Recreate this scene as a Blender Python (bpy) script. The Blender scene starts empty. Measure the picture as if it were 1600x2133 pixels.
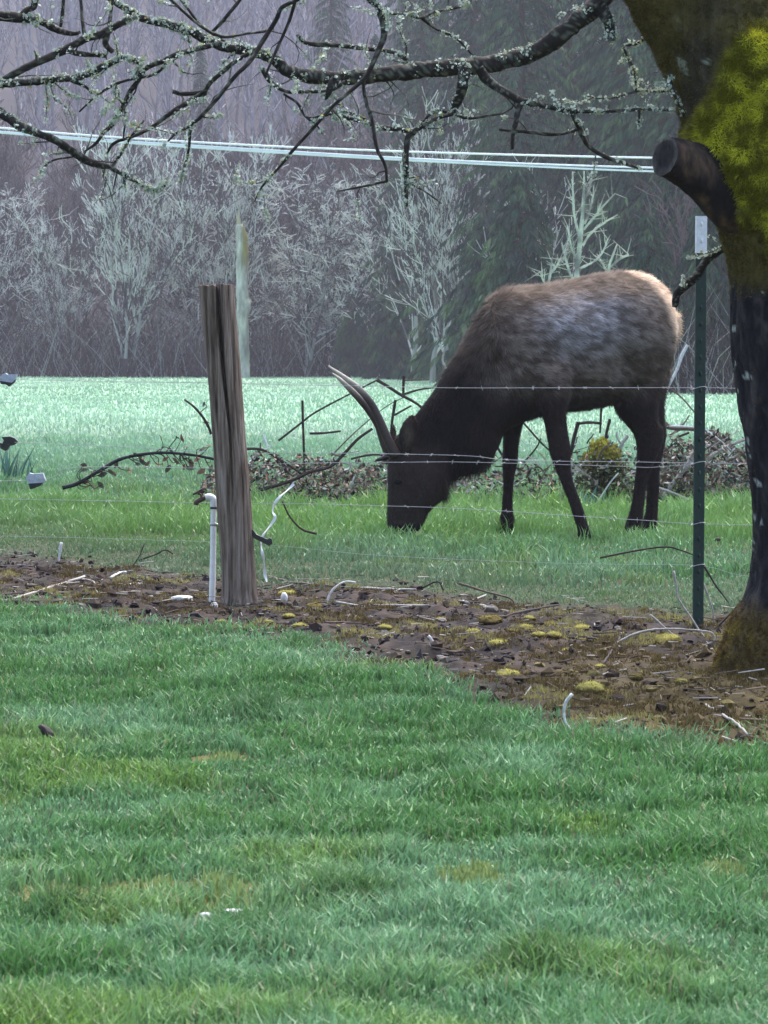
import bpy, math, random
import numpy as np
from mathutils import Vector

random.seed(7)
RNG = np.random.default_rng(7)
R = math.radians
SC = bpy.context.scene

# ------------------------------------------------------------------ camera
F = 7040.0            # focal length in photo pixels (photo is 1600 x 2133)
CAMH = 1.10
PITCH = math.atan(316.5 / F)
cam_d = bpy.data.cameras.new('camera')
cam_d.sensor_fit = 'HORIZONTAL'; cam_d.sensor_width = 36.0
cam_d.lens = 36.0 * F / 1600.0
cam_d.clip_start = 0.1; cam_d.clip_end = 2000
cam_d.dof.use_dof = True; cam_d.dof.focus_distance = 17.0; cam_d.dof.aperture_fstop = 34
cam = bpy.data.objects.new('camera', cam_d); SC.collection.objects.link(cam)
cam.location = (0, 0, CAMH); cam.rotation_euler = (R(90) - PITCH, 0, 0)
SC.camera = cam

# ------------------------------------------------------------------ sky, sun, exposure
SUN_EL, SUN_AZ = R(62), R(20)       # azimuth from +Y towards +X
w = bpy.data.worlds.new('World'); SC.world = w; w.use_nodes = True
nt = w.node_tree
bg = nt.nodes['Background']
sky = nt.nodes.new('ShaderNodeTexSky'); sky.sky_type = 'NISHITA'; sky.sun_disc = False
sky.sun_elevation = SUN_EL; sky.sun_rotation = SUN_AZ
sky.air_density = 1.0; sky.dust_density = 4.0; sky.ozone_density = 1.0
nt.links.new(sky.outputs[0], bg.inputs[0]); bg.inputs[1].default_value = 0.15
sun_d = bpy.data.lights.new('sun', 'SUN'); sun_d.energy = 1.0; sun_d.angle = R(40)
sun_d.color = (1.0, 0.97, 0.92)
sun = bpy.data.objects.new('sun', sun_d); SC.collection.objects.link(sun)
sv = Vector((math.sin(SUN_AZ) * math.cos(SUN_EL), math.cos(SUN_AZ) * math.cos(SUN_EL), math.sin(SUN_EL)))
sun.rotation_euler = sv.to_track_quat('Z', 'Y').to_euler(); sun.location = sv * 60
SC.view_settings.view_transform = 'Standard'; SC.view_settings.look = 'None'
SC.view_settings.exposure = 1.75; SC.view_settings.gamma = 1.0
SC.render.engine = 'CYCLES'
SC.cycles.max_bounces = 6; SC.cycles.transparent_max_bounces = 8; SC.cycles.volume_bounces = 0

# ------------------------------------------------------------------ pixel geometry
CP, SP = math.cos(PITCH), math.sin(PITCH)
def ray(u, v):
    xr = (u - 800.0) / F; yr = -(v - 1066.5) / F
    return np.array([xr, CP + yr * SP, -SP + yr * CP])
def at(u, v, Y):
    d = ray(u, v); return np.array([0, 0, CAMH]) + d * (Y / d[1])
def gnd(u, v, z=0.0):
    d = ray(u, v); return np.array([0, 0, CAMH]) + d * ((z - CAMH) / d[2])
def proj(P):
    P = np.asarray(P, float) - np.array([0, 0, CAMH])
    dep = P[..., 1] * CP - P[..., 2] * SP
    up = P[..., 1] * SP + P[..., 2] * CP
    return 800 + F * P[..., 0] / dep, 1066.5 - F * up / dep
def xat(u, Y): return (u - 800.0) / F * Y

# ------------------------------------------------------------------ noise
_T = np.random.default_rng(3).random(4096)
def _h(i, j, k):
    return _T[((i * 73856093) ^ (j * 19349663) ^ (k * 83492791)) & 4095]
def vn(x, y, z=0.0):
    x, y, z = np.broadcast_arrays(np.asarray(x, float), np.asarray(y, float), np.asarray(z, float))
    i = np.floor(x).astype(np.int64); j = np.floor(y).astype(np.int64); k = np.floor(z).astype(np.int64)
    a = x - i; b = y - j; c = z - k
    a = a * a * (3 - 2 * a); b = b * b * (3 - 2 * b); c = c * c * (3 - 2 * c)
    r = 0
    for di, wa in ((0, 1 - a), (1, a)):
        for dj, wb in ((0, 1 - b), (1, b)):
            for dk, wc in ((0, 1 - c), (1, c)):
                r = r + wa * wb * wc * _h(i + di, j + dj, k + dk)
    return r
def fbm(x, y, z=0.0, o=3):
    s = 0; a = 0.5; f = 1.0
    for _ in range(o):
        s = s + a * vn(np.asarray(x) * f + 17.3 * _, np.asarray(y) * f - 9.1 * _, np.asarray(z) * f); a *= .5; f *= 2.03
    return s / (1 - .5 ** o)
def sst(a, b, x):
    t = np.clip((np.asarray(x, float) - a) / (b - a), 0, 1); return t * t * (3 - 2 * t)
def mixc(a, b, t):
    t = np.asarray(t)[..., None]; return np.asarray(a) * (1 - t) + np.asarray(b) * t
def nrm(v):
    v = np.asarray(v, float); return v / (np.linalg.norm(v, axis=-1, keepdims=True) + 1e-12)

# ------------------------------------------------------------------ mesh helpers
def mesh_np(name, V, Fc, col=None, smooth=False):
    """V (n,3); Fc an (m,k) array or a list of such arrays; col (n,3) point colours."""
    if not isinstance(Fc, (list, tuple)): Fc = [Fc]
    Fc = [np.asarray(f, np.int32) for f in Fc if len(f)]
    V = np.ascontiguousarray(V, np.float32)
    me = bpy.data.meshes.new(name)
    me.vertices.add(len(V)); me.vertices.foreach_set('co', V.ravel())
    loops = np.concatenate([f.ravel() for f in Fc]); tot = np.concatenate([np.full(len(f), f.shape[1], np.int32) for f in Fc])
    start = np.concatenate([[0], np.cumsum(tot)[:-1]]).astype(np.int32)
    me.loops.add(len(loops)); me.loops.foreach_set('vertex_index', loops)
    me.polygons.add(len(tot)); me.polygons.foreach_set('loop_start', start)
    me.polygons.foreach_set('use_smooth', np.full(len(tot), bool(smooth)))
    if col is not None:
        a = me.color_attributes.new('Col', 'FLOAT_COLOR', 'POINT')
        c = np.ones((len(V), 4), np.float32); c[:, :3] = np.clip(col, 0, 1)
        a.data.foreach_set('color', c.ravel())
    me.update(calc_edges=True); me.validate()
    return me
def link(name, me, mat, parent=None, loc=(0, 0, 0)):
    o = bpy.data.objects.new(name, me); SC.collection.objects.link(o)
    o.location = tuple(float(c) for c in loc)
    if parent is not None: o.parent = parent
    if mat is not None and me is not None and not me.materials: me.materials.append(mat)
    return o
def tag(o, label=None, cat=None, group=None, kind=None):
    if label: o['label'] = label
    if cat: o['category'] = cat
    if group: o['group'] = group
    if kind: o['kind'] = kind
    return o
def thing(name, loc, label, cat, group=None):
    o = bpy.data.objects.new(name, None); SC.collection.objects.link(o)
    o.empty_display_size = 0.2; o.location = tuple(float(c) for c in loc)
    return tag(o, label, cat, group)
def solo(name, V, Fc, mat, origin, label, cat, group=None, col=None, smooth=False):
    me = mesh_np(name, np.asarray(V) - np.asarray(origin), Fc, col, smooth)
    return tag(link(name, me, mat, None, origin), label, cat, group)
def part(name, V, Fc, mat, parent, col=None, smooth=False, kind=None):
    me = mesh_np(name, np.asarray(V) - np.asarray(parent.matrix_basis.translation if parent.parent is None else parent.parent.matrix_basis.translation), Fc, col, smooth)
    o = link(name, me, mat, parent)
    if kind: o['kind'] = kind
    return o
class MB:
    """collects vertex / face arrays"""
    def __init__(s): s.V = []; s.F = {}; s.C = []; s.n = 0
    def add(s, V, Fc, col=None):
        V = np.asarray(V, float)
        if not isinstance(Fc, (list, tuple)): Fc = [Fc]
        for f in Fc:
            f = np.asarray(f, np.int64)
            if len(f): s.F.setdefault(f.shape[1], []).append(f + s.n)
        s.V.append(V); s.n += len(V)
        if col is not None: s.C.append(np.broadcast_to(np.asarray(col, float), V.shape))
    def get(s):
        return np.concatenate(s.V), [np.concatenate(f) for f in s.F.values()], (np.concatenate(s.C) if s.C else None)
def smooth_path(P, k=4):
    """Catmull-Rom resample of rows of P"""
    P = np.asarray(P, float); n = len(P)
    if n < 3 or k < 2: return P
    Q = np.vstack([2 * P[0] - P[1], P, 2 * P[-1] - P[-2]]); out = []
    for i in range(n - 1):
        p0, p1, p2, p3 = Q[i:i + 4]
        for t in np.arange(k) / k:
            out.append(.5 * ((2 * p1) + (-p0 + p2) * t + (2 * p0 - 5 * p1 + 4 * p2 - p3) * t * t + (-p0 + 3 * p1 - 3 * p2 + p3) * t ** 3))
    out.append(P[-1]); return np.array(out)
def ringfaces(m, n, cap=True):
    i = np.arange(m - 1)[:, None] * n; j = np.arange(n)[None, :]; j2 = (j + 1) % n
    q = np.stack([i + j, i + j2, i + n + j2, i + n + j], -1).reshape(-1, 4)
    out = [q]
    if cap: out += [np.arange(n)[::-1][None], (np.arange(n) + (m - 1) * n)[None]]
    return out
def tube(P, r, n=8, rough=0.0, seed=0, cap=True, rs=1.0):
    P = np.asarray(P, float); r = np.broadcast_to(np.asarray(r, float), (len(P),)).copy()
    T = nrm(np.gradient(P, axis=0)); ref = np.array([0, 0, 1.0]) if abs(T[0][2]) < .9 else np.array([0, 1.0, 0])
    X = nrm(np.cross(T[0], ref)); V = []
    for i in range(len(P)):
        X = nrm(X - T[i] * np.dot(X, T[i])); Yv = np.cross(T[i], X)
        a = np.arange(n) * 2 * math.pi / n
        d = np.cos(a)[:, None] * X + np.sin(a)[:, None] * Yv
        rr = r[i]
        if rough:
            q = P[i] + d * rr
            rr = rr * (1 + rough * (2 * fbm(q[:, 0] * rs * 30 + seed, q[:, 1] * rs * 30, q[:, 2] * rs * 30, 2) - 1))[:, None]
        V.append(P[i] + d * rr)
    return np.concatenate(V), ringfaces(len(P), n, cap)
def loft(rows, n=24, k=4, D=(0, 1, 0), ex=2.0):
    """rows: (uA,vA, uB,vB, Y, halfdepth): an outline pair in photo pixels standing at depth Y"""
    rows = smooth_path(np.array(rows, float), k); D = nrm(D); V = []
    for uA, vA, uB, vB, Y, hw in rows:
        A = at(uA, vA, Y); B = at(uB, vB, Y); c = (A + B) / 2; h = (A - B) / 2
        t = np.arange(n) * 2 * math.pi / n
        ct = np.sign(np.cos(t)) * np.abs(np.cos(t)) ** (2 / ex); st = np.sign(np.sin(t)) * np.abs(np.sin(t)) ** (2 / ex)
        V.append(c + ct[:, None] * h + st[:, None] * hw * D)
    return np.concatenate(V), ringfaces(len(rows), n)
def segs_mesh(S, n=4, cols=None):
    """S rows: p0(3) p1(3) r0 r1"""
    S = np.asarray(S, float); p0, p1, r0, r1 = S[:, :3], S[:, 3:6], S[:, 6], S[:, 7]
    T = nrm(p1 - p0); ref = np.where(np.abs(T[:, 2:3]) < .9, [[0, 0, 1.0]], [[1.0, 0, 0]])
    X = nrm(np.cross(T, ref)); Yv = np.cross(T, X)
    a = np.arange(n) * 2 * math.pi / n
    d = np.cos(a)[None, :, None] * X[:, None] + np.sin(a)[None, :, None] * Yv[:, None]
    V = np.stack([p0[:, None] + d * r0[:, None, None], p1[:, None] + d * r1[:, None, None]], 1)
    b = (np.arange(len(S)) * 2 * n)[:, None]; j = np.arange(n)[None]; j2 = (j + 1) % n
    q = np.stack([b + j, b + j2, b + n + j2, b + n + j], -1).reshape(-1, 4)
    c = None
    if cols is not None: c = np.repeat(np.asarray(cols), 2 * n, axis=0)
    return V.reshape(-1, 3), q, c

# ------------------------------------------------------------------ materials
def new_mat(name):
    m = bpy.data.materials.new(name); m.use_nodes = True
    return m, m.node_tree, m.node_tree.nodes['Principled BSDF']
def N(t, kind, **kw):
    n = t.nodes.new(kind)
    for k, v in kw.items(): setattr(n, k, v)
    return n
def noise_tex(t, scale, detail=4, rough=.6, stretch=None, coord='Object'):
    tc = N(t, 'ShaderNodeTexCoord'); nz = N(t, 'ShaderNodeTexNoise')
    nz.inputs['Scale'].default_value = scale; nz.inputs['Detail'].default_value = detail; nz.inputs['Roughness'].default_value = rough
    if stretch:
        mp = N(t, 'ShaderNodeMapping'); mp.inputs['Scale'].default_value = stretch
        t.links.new(tc.outputs[coord], mp.inputs[0]); t.links.new(mp.outputs[0], nz.inputs[0])
    else: t.links.new(tc.outputs[coord], nz.inputs[0])
    return nz
def ramp(t, src, stops):
    r = N(t, 'ShaderNodeValToRGB'); e = r.color_ramp.elements
    while len(e) < len(stops): e.new(.5)
    for x, (p, c) in zip(e, stops): x.position = p; x.color = (*c, 1)
    t.links.new(src, r.inputs[0]); return r
def bump(t, bs, src, strength=.4, dist=.01):
    b = N(t, 'ShaderNodeBump'); b.inputs['Strength'].default_value = strength; b.inputs['Distance'].default_value = dist
    t.links.new(src, b.inputs['Height']); t.links.new(b.outputs[0], bs.inputs['Normal'])
def attr_mat(name, rough=.7, spec=.3, sheen=0., sheen_r=.4, transl=0., nscale=0., namt=.35, bmp=0., stretch=None):
    m, t, bs = new_mat(name)
    a = N(t, 'ShaderNodeAttribute', attribute_name='Col'); out = a.outputs['Color']
    if nscale:
        nz = noise_tex(t, nscale, 5, .65, stretch)
        mr = N(t, 'ShaderNodeMapRange'); mr.inputs[1].default_value = .25; mr.inputs[2].default_value = .75
        mr.inputs[3].default_value = 1 - namt; mr.inputs[4].default_value = 1 + namt
        t.links.new(nz.outputs[0], mr.inputs[0])
        mx = N(t, 'ShaderNodeVectorMath', operation='SCALE')
        t.links.new(out, mx.inputs[0]); t.links.new(mr.outputs[0], mx.inputs['Scale']); out = mx.outputs[0]
        if bmp: bump(t, bs, nz.outputs[0], .6, bmp)
    t.links.new(out, bs.inputs['Base Color'])
    bs.inputs['Roughness'].default_value = rough; bs.inputs['Specular IOR Level'].default_value = spec
    if sheen:
        bs.inputs['Sheen Weight'].default_value = sheen; bs.inputs['Sheen Roughness'].default_value = sheen_r
    if transl:
        tr = N(t, 'ShaderNodeBsdfTranslucent'); t.links.new(out, tr.inputs[0])
        mi = N(t, 'ShaderNodeMixShader'); mi.inputs[0].default_value = transl
        t.links.new(bs.outputs[0], mi.inputs[1]); t.links.new(tr.outputs[0], mi.inputs[2])
        t.links.new(mi.outputs[0], t.nodes['Material Output'].inputs['Surface'])
    return m
def ramp_mat(name, stops, scale, rough=.8, spec=.3, stretch=None, bmp=.004, detail=5, metal=0.):
    m, t, bs = new_mat(name)
    nz = noise_tex(t, scale, detail, .65, stretch); r = ramp(t, nz.outputs[0], stops)
    t.links.new(r.outputs[0], bs.inputs['Base Color'])
    bs.inputs['Roughness'].default_value = rough; bs.inputs['Specular IOR Level'].default_value = spec
    bs.inputs['Metallic'].default_value = metal
    if bmp: bump(t, bs, nz.outputs[0], .7, bmp)
    return m

M = {}
M['grass'] = attr_mat('grass_blades', .5, .35, sheen=.06, sheen_r=.35, transl=.3)
M['field_grass'] = attr_mat('sky_paled_field_grass', .38, .5, sheen=.4, sheen_r=.3, transl=.3)  # used with blade colours that hold painted sky reflection, besides the sheen
M['ground'] = attr_mat('ground_soil', .9, .15, nscale=18, namt=.45, bmp=.02)
M['litter'] = attr_mat('soil_litter', .85, .2, nscale=60, namt=.35)
M['fur'] = attr_mat('elk_fur', .65, .12)
M['elk'] = attr_mat('elk_coat', .8, .1, nscale=30, namt=.3)
M['bark'] = attr_mat('tree_bark', .9, .15, nscale=55, namt=.6, bmp=.02, stretch=(1, 1, .35))
M['branch'] = attr_mat('branch_bark', .8, .25, nscale=90, namt=.4, bmp=.003)
M['moss'] = attr_mat('moss_fuzz', .9, .1, transl=.3)
M['lichen'] = attr_mat('lichen_flakes', .9, .1, transl=.15)
M['wood'] = attr_mat('far_tree_bark', .9, .15)
M['needles'] = attr_mat('conifer_needles', .7, .25, transl=.1)
M['post'] = None
M['green'] = ramp_mat('green_post_paint', [(.3, (.005, .02, .016)), (.7, (.011, .036, .028))], 40, .5, .4, bmp=.001)
M['white'] = ramp_mat('white_post_paint', [(.3, (.62, .64, .66)), (.7, (.8, .82, .84))], 60, .45, .4, bmp=.001)
M['pvc'] = ramp_mat('white_plastic_pipe', [(.25, (.66, .66, .63)), (.6, (.82, .83, .82))], 25, .4, .45, bmp=.0005)
M['brass'] = ramp_mat('weathered_brass', [(.3, (.05, .035, .025)), (.7, (.12, .08, .05))], 90, .5, .5, bmp=.001, metal=.5)
M['black'] = ramp_mat('black_plastic', [(.3, (.008, .008, .01)), (.7, (.02, .02, .025))], 60, .35, .5, bmp=.0005)
M['greyplastic'] = ramp_mat('grey_plastic', [(.3, (.3, .33, .38)), (.7, (.5, .54, .6))], 60, .35, .5, bmp=.0005)
M['wire'] = ramp_mat('galvanised_wire', [(.3, (.26, .26, .25)), (.7, (.55, .55, .53))], 200, .35, .5, bmp=0, metal=.4)
M['cable'] = ramp_mat('pale_cable', [(.3, (.74, .77, .8)), (.7, (.85, .88, .9))], 3, .4, .5, bmp=0)
M['tape'] = ramp_mat('white_tape', [(.3, (.75, .77, .78)), (.7, (.85, .86, .87))], 30, .5, .4, bmp=0)
M['stone'] = ramp_mat('pale_stone', [(.3, (.5, .49, .46)), (.7, (.75, .75, .74))], 60, .7, .3, bmp=.002)
M['leaf'] = ramp_mat('dead_leaf', [(.3, (.015, .013, .014)), (.7, (.05, .035, .03))], 80, .7, .3, bmp=.001)

# ------------------------------------------------------------------ ground
TOP = [(-500, 1140), (-100, 1150), (0, 1155), (110, 1155), (200, 1182), (420, 1198), (560, 1212), (700, 1212), (860, 1222), (1000, 1240), (1160, 1268), (1320, 1278), (1480, 1285), (1620, 1280), (2100, 1290)]
BOT = [(2300, 1585), (1900, 1575), (1600, 1562), (1480, 1556), (1300, 1540), (1170, 1538), (1135, 1510), (1120, 1485), (1030, 1465), (960, 1425), (860, 1390), (770, 1375), (700, 1345), (560, 1322), (440, 1312), (330, 1302), (210, 1288), (150, 1264), (0, 1262), (-300, 1262), (-700, 1265)]
SOIL = np.array([gnd(u, v)[:2] for u, v in TOP + BOT])
def pip(x, y, poly):
    ins = np.zeros(np.shape(x), bool); n = len(poly); j = n - 1
    for i in range(n):
        xi, yi = poly[i]; xj, yj = poly[j]
        c = ((yi > y) != (yj > y)) & (x < (xj - xi) * (y - yi) / (yj - yi + 1e-12) + xi)
        ins ^= c; j = i
    return ins
def soilm(x, y):
    x = np.asarray(x, float); y = np.asarray(y, float); m = 0
    jx = .22 * (fbm(x * 2.2, y * 2.2, 1.5) - .5); jy = .9 * (fbm(x * 2.2, y * 2.2, 7.5) - .5)
    for dx, dy in ((0, 0), (.09, .18), (-.09, .25), (.06, -.3), (-.06, .55), (.03, -.55), (0, .85), (.05, .1)):
        m = m + pip(x + jx + dx, y + jy + dy, SOIL)
    return m / 8.0
PATCH = [(120, 1872, 115, 32), (330, 1862, 150, 26), (480, 1872, 90, 30), (980, 1838, 80, 18), (1030, 1888, 80, 16), (1490, 1835, 60, 14), (470, 1590, 80, 14)]
def patchm(x, y):
    P = np.stack([x, y, 0 * x], -1); u, v = proj(P); m = 0 * x
    for a, b, c, d in PATCH:
        m = np.maximum(m, sst(1.25, .6, ((u - a) / c) ** 2 + ((v - b) / d) ** 2 + .6 * (fbm(x * 20, y * 20) - .5)))
    return m
def hgt(x, y):
    x = np.asarray(x, float); y = np.asarray(y, float)
    n = .05 * (fbm(x * .9, y * .9, 3.3) - .5) + .02 * (fbm(x * 4, y * 4, 5.5) - .5)
    return n + .5 * sst(60, 200, y) * (fbm(x / 14, y / 14, 8.8) - .5) * .5
def gz(x, y):
    x = np.asarray(x, float); y = np.asarray(y, float); k = soilm(x, y)
    return hgt(x, y) + k * (.06 * (fbm(x * 8, y * 5, 2.2) - .45) + .09 * (fbm(x * 24, y * 16, 6.2, 2) - .5) * fbm(x * 5, y * 4, 1.2, 2) + .012)
def edgeY(x, y):
    """where the field ends and the woods begin"""
    u = 800 + F * x / np.maximum(y, 1)
    return 206 - 100 * sst(980, 1330, u)
def grid_axis(pts):
    out = []
    for a, b, s in pts: out.append(np.arange(a, b, s))
    return np.unique(np.round(np.concatenate(out), 4))
gx = grid_axis([(-300, -60, 30), (-60, -8, 4), (-8, -3.2, .6), (-3.2, 3.2, .03), (3.2, 8, .6), (8, 60, 4), (60, 301, 30)])
gy = grid_axis([(-40, 3, 4), (3, 9, .08), (9, 18, .035), (18, 34, .25), (34, 120, 2), (120, 260, 5), (260, 561, 20)])
GX, GY = np.meshgrid(gx, gy); sm = np.zeros_like(GX)
near = (GY > 4) & (GY < 24) & (np.abs(GX) < 9); sm[near] = soilm(GX[near], GY[near])
pm = np.zeros_like(GX); nl = (GY > 5) & (GY < 14) & (np.abs(GX) < 3); pm[nl] = patchm(GX[nl], GY[nl])
GZ = hgt(GX, GY) + sm * (.06 * (fbm(GX * 8, GY * 5, 2.2) - .45) + .09 * (fbm(GX * 24, GY * 16, 6.2, 2) - .5) * fbm(GX * 5, GY * 4, 1.2, 2) + .012)
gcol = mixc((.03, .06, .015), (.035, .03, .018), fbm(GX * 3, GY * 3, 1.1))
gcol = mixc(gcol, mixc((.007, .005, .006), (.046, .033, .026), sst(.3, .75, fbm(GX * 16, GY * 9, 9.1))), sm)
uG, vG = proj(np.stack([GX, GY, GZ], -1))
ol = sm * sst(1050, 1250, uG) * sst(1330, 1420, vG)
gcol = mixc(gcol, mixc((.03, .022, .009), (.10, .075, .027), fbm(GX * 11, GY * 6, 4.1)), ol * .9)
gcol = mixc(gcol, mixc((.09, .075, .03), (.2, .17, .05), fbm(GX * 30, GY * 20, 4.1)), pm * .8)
gcol = mixc(gcol, mixc((.2, .36, .22), (.27, .42, .29), fbm(GX / 3, GY / 6, 2)), sst(30, 70, GY))  # far ground takes the same painted-in pale sky reflection
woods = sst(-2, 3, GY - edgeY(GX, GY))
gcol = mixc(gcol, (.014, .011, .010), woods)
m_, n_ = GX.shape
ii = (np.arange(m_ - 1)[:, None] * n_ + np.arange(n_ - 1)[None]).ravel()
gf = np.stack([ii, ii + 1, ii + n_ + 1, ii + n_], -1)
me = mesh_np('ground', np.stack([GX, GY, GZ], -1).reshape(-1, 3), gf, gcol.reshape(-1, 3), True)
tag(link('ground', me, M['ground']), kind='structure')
def zat(x, y): return float(gz(x, y)) if (4 < y < 24 and abs(x) < 9) else float(hgt(x, y))
def G(u, v):
    p = gnd(u, v); p[2] = zat(p[0], p[1]); return p

# hillside behind the field
hx = np.linspace(-260, 260, 80); hy = np.linspace(228, 540, 60); HX, HY = np.meshgrid(hx, hy)
def hillz(x, y): return sst(228, 300, y) * 8 + np.maximum(y - 235, 0) * .19 + 3 * (fbm(np.asarray(x) / 40, np.asarray(y) / 40) - .5) * sst(228, 270, y) - .6
HZ = hillz(HX, HY); m_, n_ = HX.shape
ii = (np.arange(m_ - 1)[:, None] * n_ + np.arange(n_ - 1)[None]).ravel()
me = mesh_np('hill', np.stack([HX, HY, HZ], -1).reshape(-1, 3), np.stack([ii, ii + 1, ii + n_ + 1, ii + n_], -1), mixc((.016, .014, .018), (.04, .034, .042), fbm(HX / 6, HY / 6)).reshape(-1, 3), True)
tag(link('hill', me, M['ground']), kind='structure')

# ------------------------------------------------------------------ grass
def blades(x, y, z, h, wd, lean, col, tipc):
    n = len(x); ph = RNG.random(n) * 2 * math.pi; la = RNG.random(n) * 2 * math.pi
    W = np.stack([np.cos(ph), np.sin(ph), 0 * ph], -1) * (wd / 2)[:, None]
    L = np.stack([np.cos(la), np.sin(la), 0 * la], -1) * (lean * h)[:, None]
    b = np.stack([x, y, z - .004], -1); up = np.array([0, 0, 1.0])
    mid = b + L * .35 + up * (h * .62)[:, None]; tip = b + L + up * (h * np.sqrt(np.maximum(1 - .5 * lean ** 2, .2)))[:, None]
    V = np.stack([b - W, b + W, mid + W * .8, mid - W * .8, tip], 1).reshape(-1, 3)
    k = (np.arange(n) * 5)[:, None]
    f = np.concatenate([k + np.array([[0, 1, 2]]), k + np.array([[0, 2, 3]]), k + np.array([[3, 2, 4]])])
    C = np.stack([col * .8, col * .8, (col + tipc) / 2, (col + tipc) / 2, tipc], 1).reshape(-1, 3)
    return V, f, C
def gcolor(x, y, n, dark=0.):
    a = fbm(x * 1.1, y * .9, 11.); b = fbm(x * 5, y * 4, 21.); r = RNG.random(n)
    c = mixc((.07, .185, .045), (.135, .27, .13), sst(.35, .65, a * .6 + b * .4))
    c = mixc(c, (.15, .245, .035), sst(.55, .75, fbm(x * 1.7 + 9, y * 1.5, 31.)) * .6)
    c = c * (.5 + .95 * r)[:, None]
    dead = RNG.random(n) < .02
    c[dead] = np.array([.3, .27, .17]) * (.6 + .5 * r[dead])[:, None]
    return c
TUFT = [(540, 1490, 55, 22), (1010, 1565, 50, 26), (1420, 1580, 55, 24), (140, 1905, 90, 16), (760, 1880, 110, 16), (520, 1960, 90, 20), (1090, 2030, 80, 22), (620, 1350, 30, 16), (1590, 1500, 26, 30)]
# lawn
nb = 255000
y = 4.9 * (15.6 / 4.9) ** RNG.random(nb * 2); x = (RNG.random(nb * 2) - .5) * 2 * (.1136 * y + .55)
keep = (RNG.random(nb * 2) > soilm(x, y) * 1.15 - .06) & (RNG.random(nb * 2) > patchm(x, y) * .8)
uu, vv = proj(np.stack([x, y, 0 * x], -1))
top_v = np.interp(uu, [p[0] for p in BOT[::-1]], [p[1] for p in BOT[::-1]])
keep &= vv > top_v - 45
x, y, uu, vv = x[keep][:nb], y[keep][:nb], uu[keep][:nb], vv[keep][:nb]; n = len(x)
cl = fbm(x * 6, y * 5, 41.); cl2 = fbm(x * 1.6, y * 1.3, 51.)
tf = 0 * x
for a, b, c, d in TUFT: tf = np.maximum(tf, np.exp(-(((uu - a) / c) ** 2 + ((vv - b) / d) ** 2)))
h = (.018 + .040 * sst(.3, .75, cl) * (.5 + cl2) + .010 * RNG.random(n)) * (.6 + .7 * RNG.random(n)) + tf * .045
wd = (.0025 + .0025 * RNG.random(n)) * (.7 + y / 14)
col = gcolor(x, y, n); col = mixc(col, col * np.array([.38, .5, .22]), tf * .95)
tipc = mixc(col * 1.25, (.24, .4, .22), .3 * RNG.random(n))
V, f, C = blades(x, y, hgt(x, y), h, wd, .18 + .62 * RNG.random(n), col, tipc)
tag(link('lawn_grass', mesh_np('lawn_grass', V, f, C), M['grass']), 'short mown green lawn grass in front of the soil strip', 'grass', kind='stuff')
# pasture around the elk
nb = 120000
y = 13.2 * (46 / 13.2) ** (RNG.random(nb * 2)); x = (RNG.random(nb * 2) - .5) * 2 * (.1136 * y + .7)
uu, vv = proj(np.stack([x, y, 0 * x], -1))
top_v = np.interp(uu, [p[0] for p in TOP], [p[1] for p in TOP])
keep = (vv < top_v + 75) & (RNG.random(nb * 2) > soilm(x, y) * 1.02 - .08)
x, y, uu, vv, top_v = x[keep][:nb], y[keep][:nb], uu[keep][:nb], vv[keep][:nb], top_v[keep][:nb]; n = len(x)
cl = fbm(x * 2.5, y * 1.5, 61.)
fr = sst(0, 110, top_v - vv)
h = (.035 + .10 * sst(.3, .8, cl) * (.4 + .6 * fr)) * (.5 + .9 * RNG.random(n)) * (.55 + .45 * fr)
h *= 1 + .35 * sst(1140, 1090, vv) * sst(1030, 1060, vv)
wd = (.0048 + .0055 * RNG.random(n)) * (y / 18)
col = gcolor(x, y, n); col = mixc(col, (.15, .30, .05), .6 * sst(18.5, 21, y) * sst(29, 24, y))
pale = sst(24, 42, y); col = mixc(col, np.array([.2, .37, .22]) * (.75 + .5 * RNG.random(n))[:, None], pale)  # farther blades blend into the field's painted sky-reflection mint
drab = (1 - fr) * .7; col = mixc(col, np.array([.1, .13, .075]) * (.6 + .8 * RNG.random(n))[:, None], drab)
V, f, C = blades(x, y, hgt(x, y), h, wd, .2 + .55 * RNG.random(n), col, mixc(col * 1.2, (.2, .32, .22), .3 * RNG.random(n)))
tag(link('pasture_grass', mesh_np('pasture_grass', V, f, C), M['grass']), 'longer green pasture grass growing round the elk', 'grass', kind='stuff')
# far field: grazing sky reflection painted into the pale mint blades
nb = 66000
y = 38 * (210 / 38) ** RNG.random(nb); x = (RNG.random(nb) - .5) * 2 * (.1136 * y + 3)
keep = y < edgeY(x, y) + 1.5 * RNG.random(nb); x, y = x[keep], y[keep]; n = len(x)
cl = fbm(x / 2.5, y / 5, 71.)
h = (.05 + .1 * cl) * (.5 + .8 * RNG.random(n)); wd = (.014 + .014 * RNG.random(n)) * y / 60
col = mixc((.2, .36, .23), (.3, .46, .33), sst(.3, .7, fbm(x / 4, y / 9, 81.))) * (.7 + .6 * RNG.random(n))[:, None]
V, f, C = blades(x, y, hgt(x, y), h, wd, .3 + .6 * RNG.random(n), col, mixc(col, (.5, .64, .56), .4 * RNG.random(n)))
tag(link('field_grass', mesh_np('field_grass', V, f, C), M['field_grass']), 'grass of the open field before the woods, sky reflection painted pale into its colour', 'grass', kind='stuff')

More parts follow.
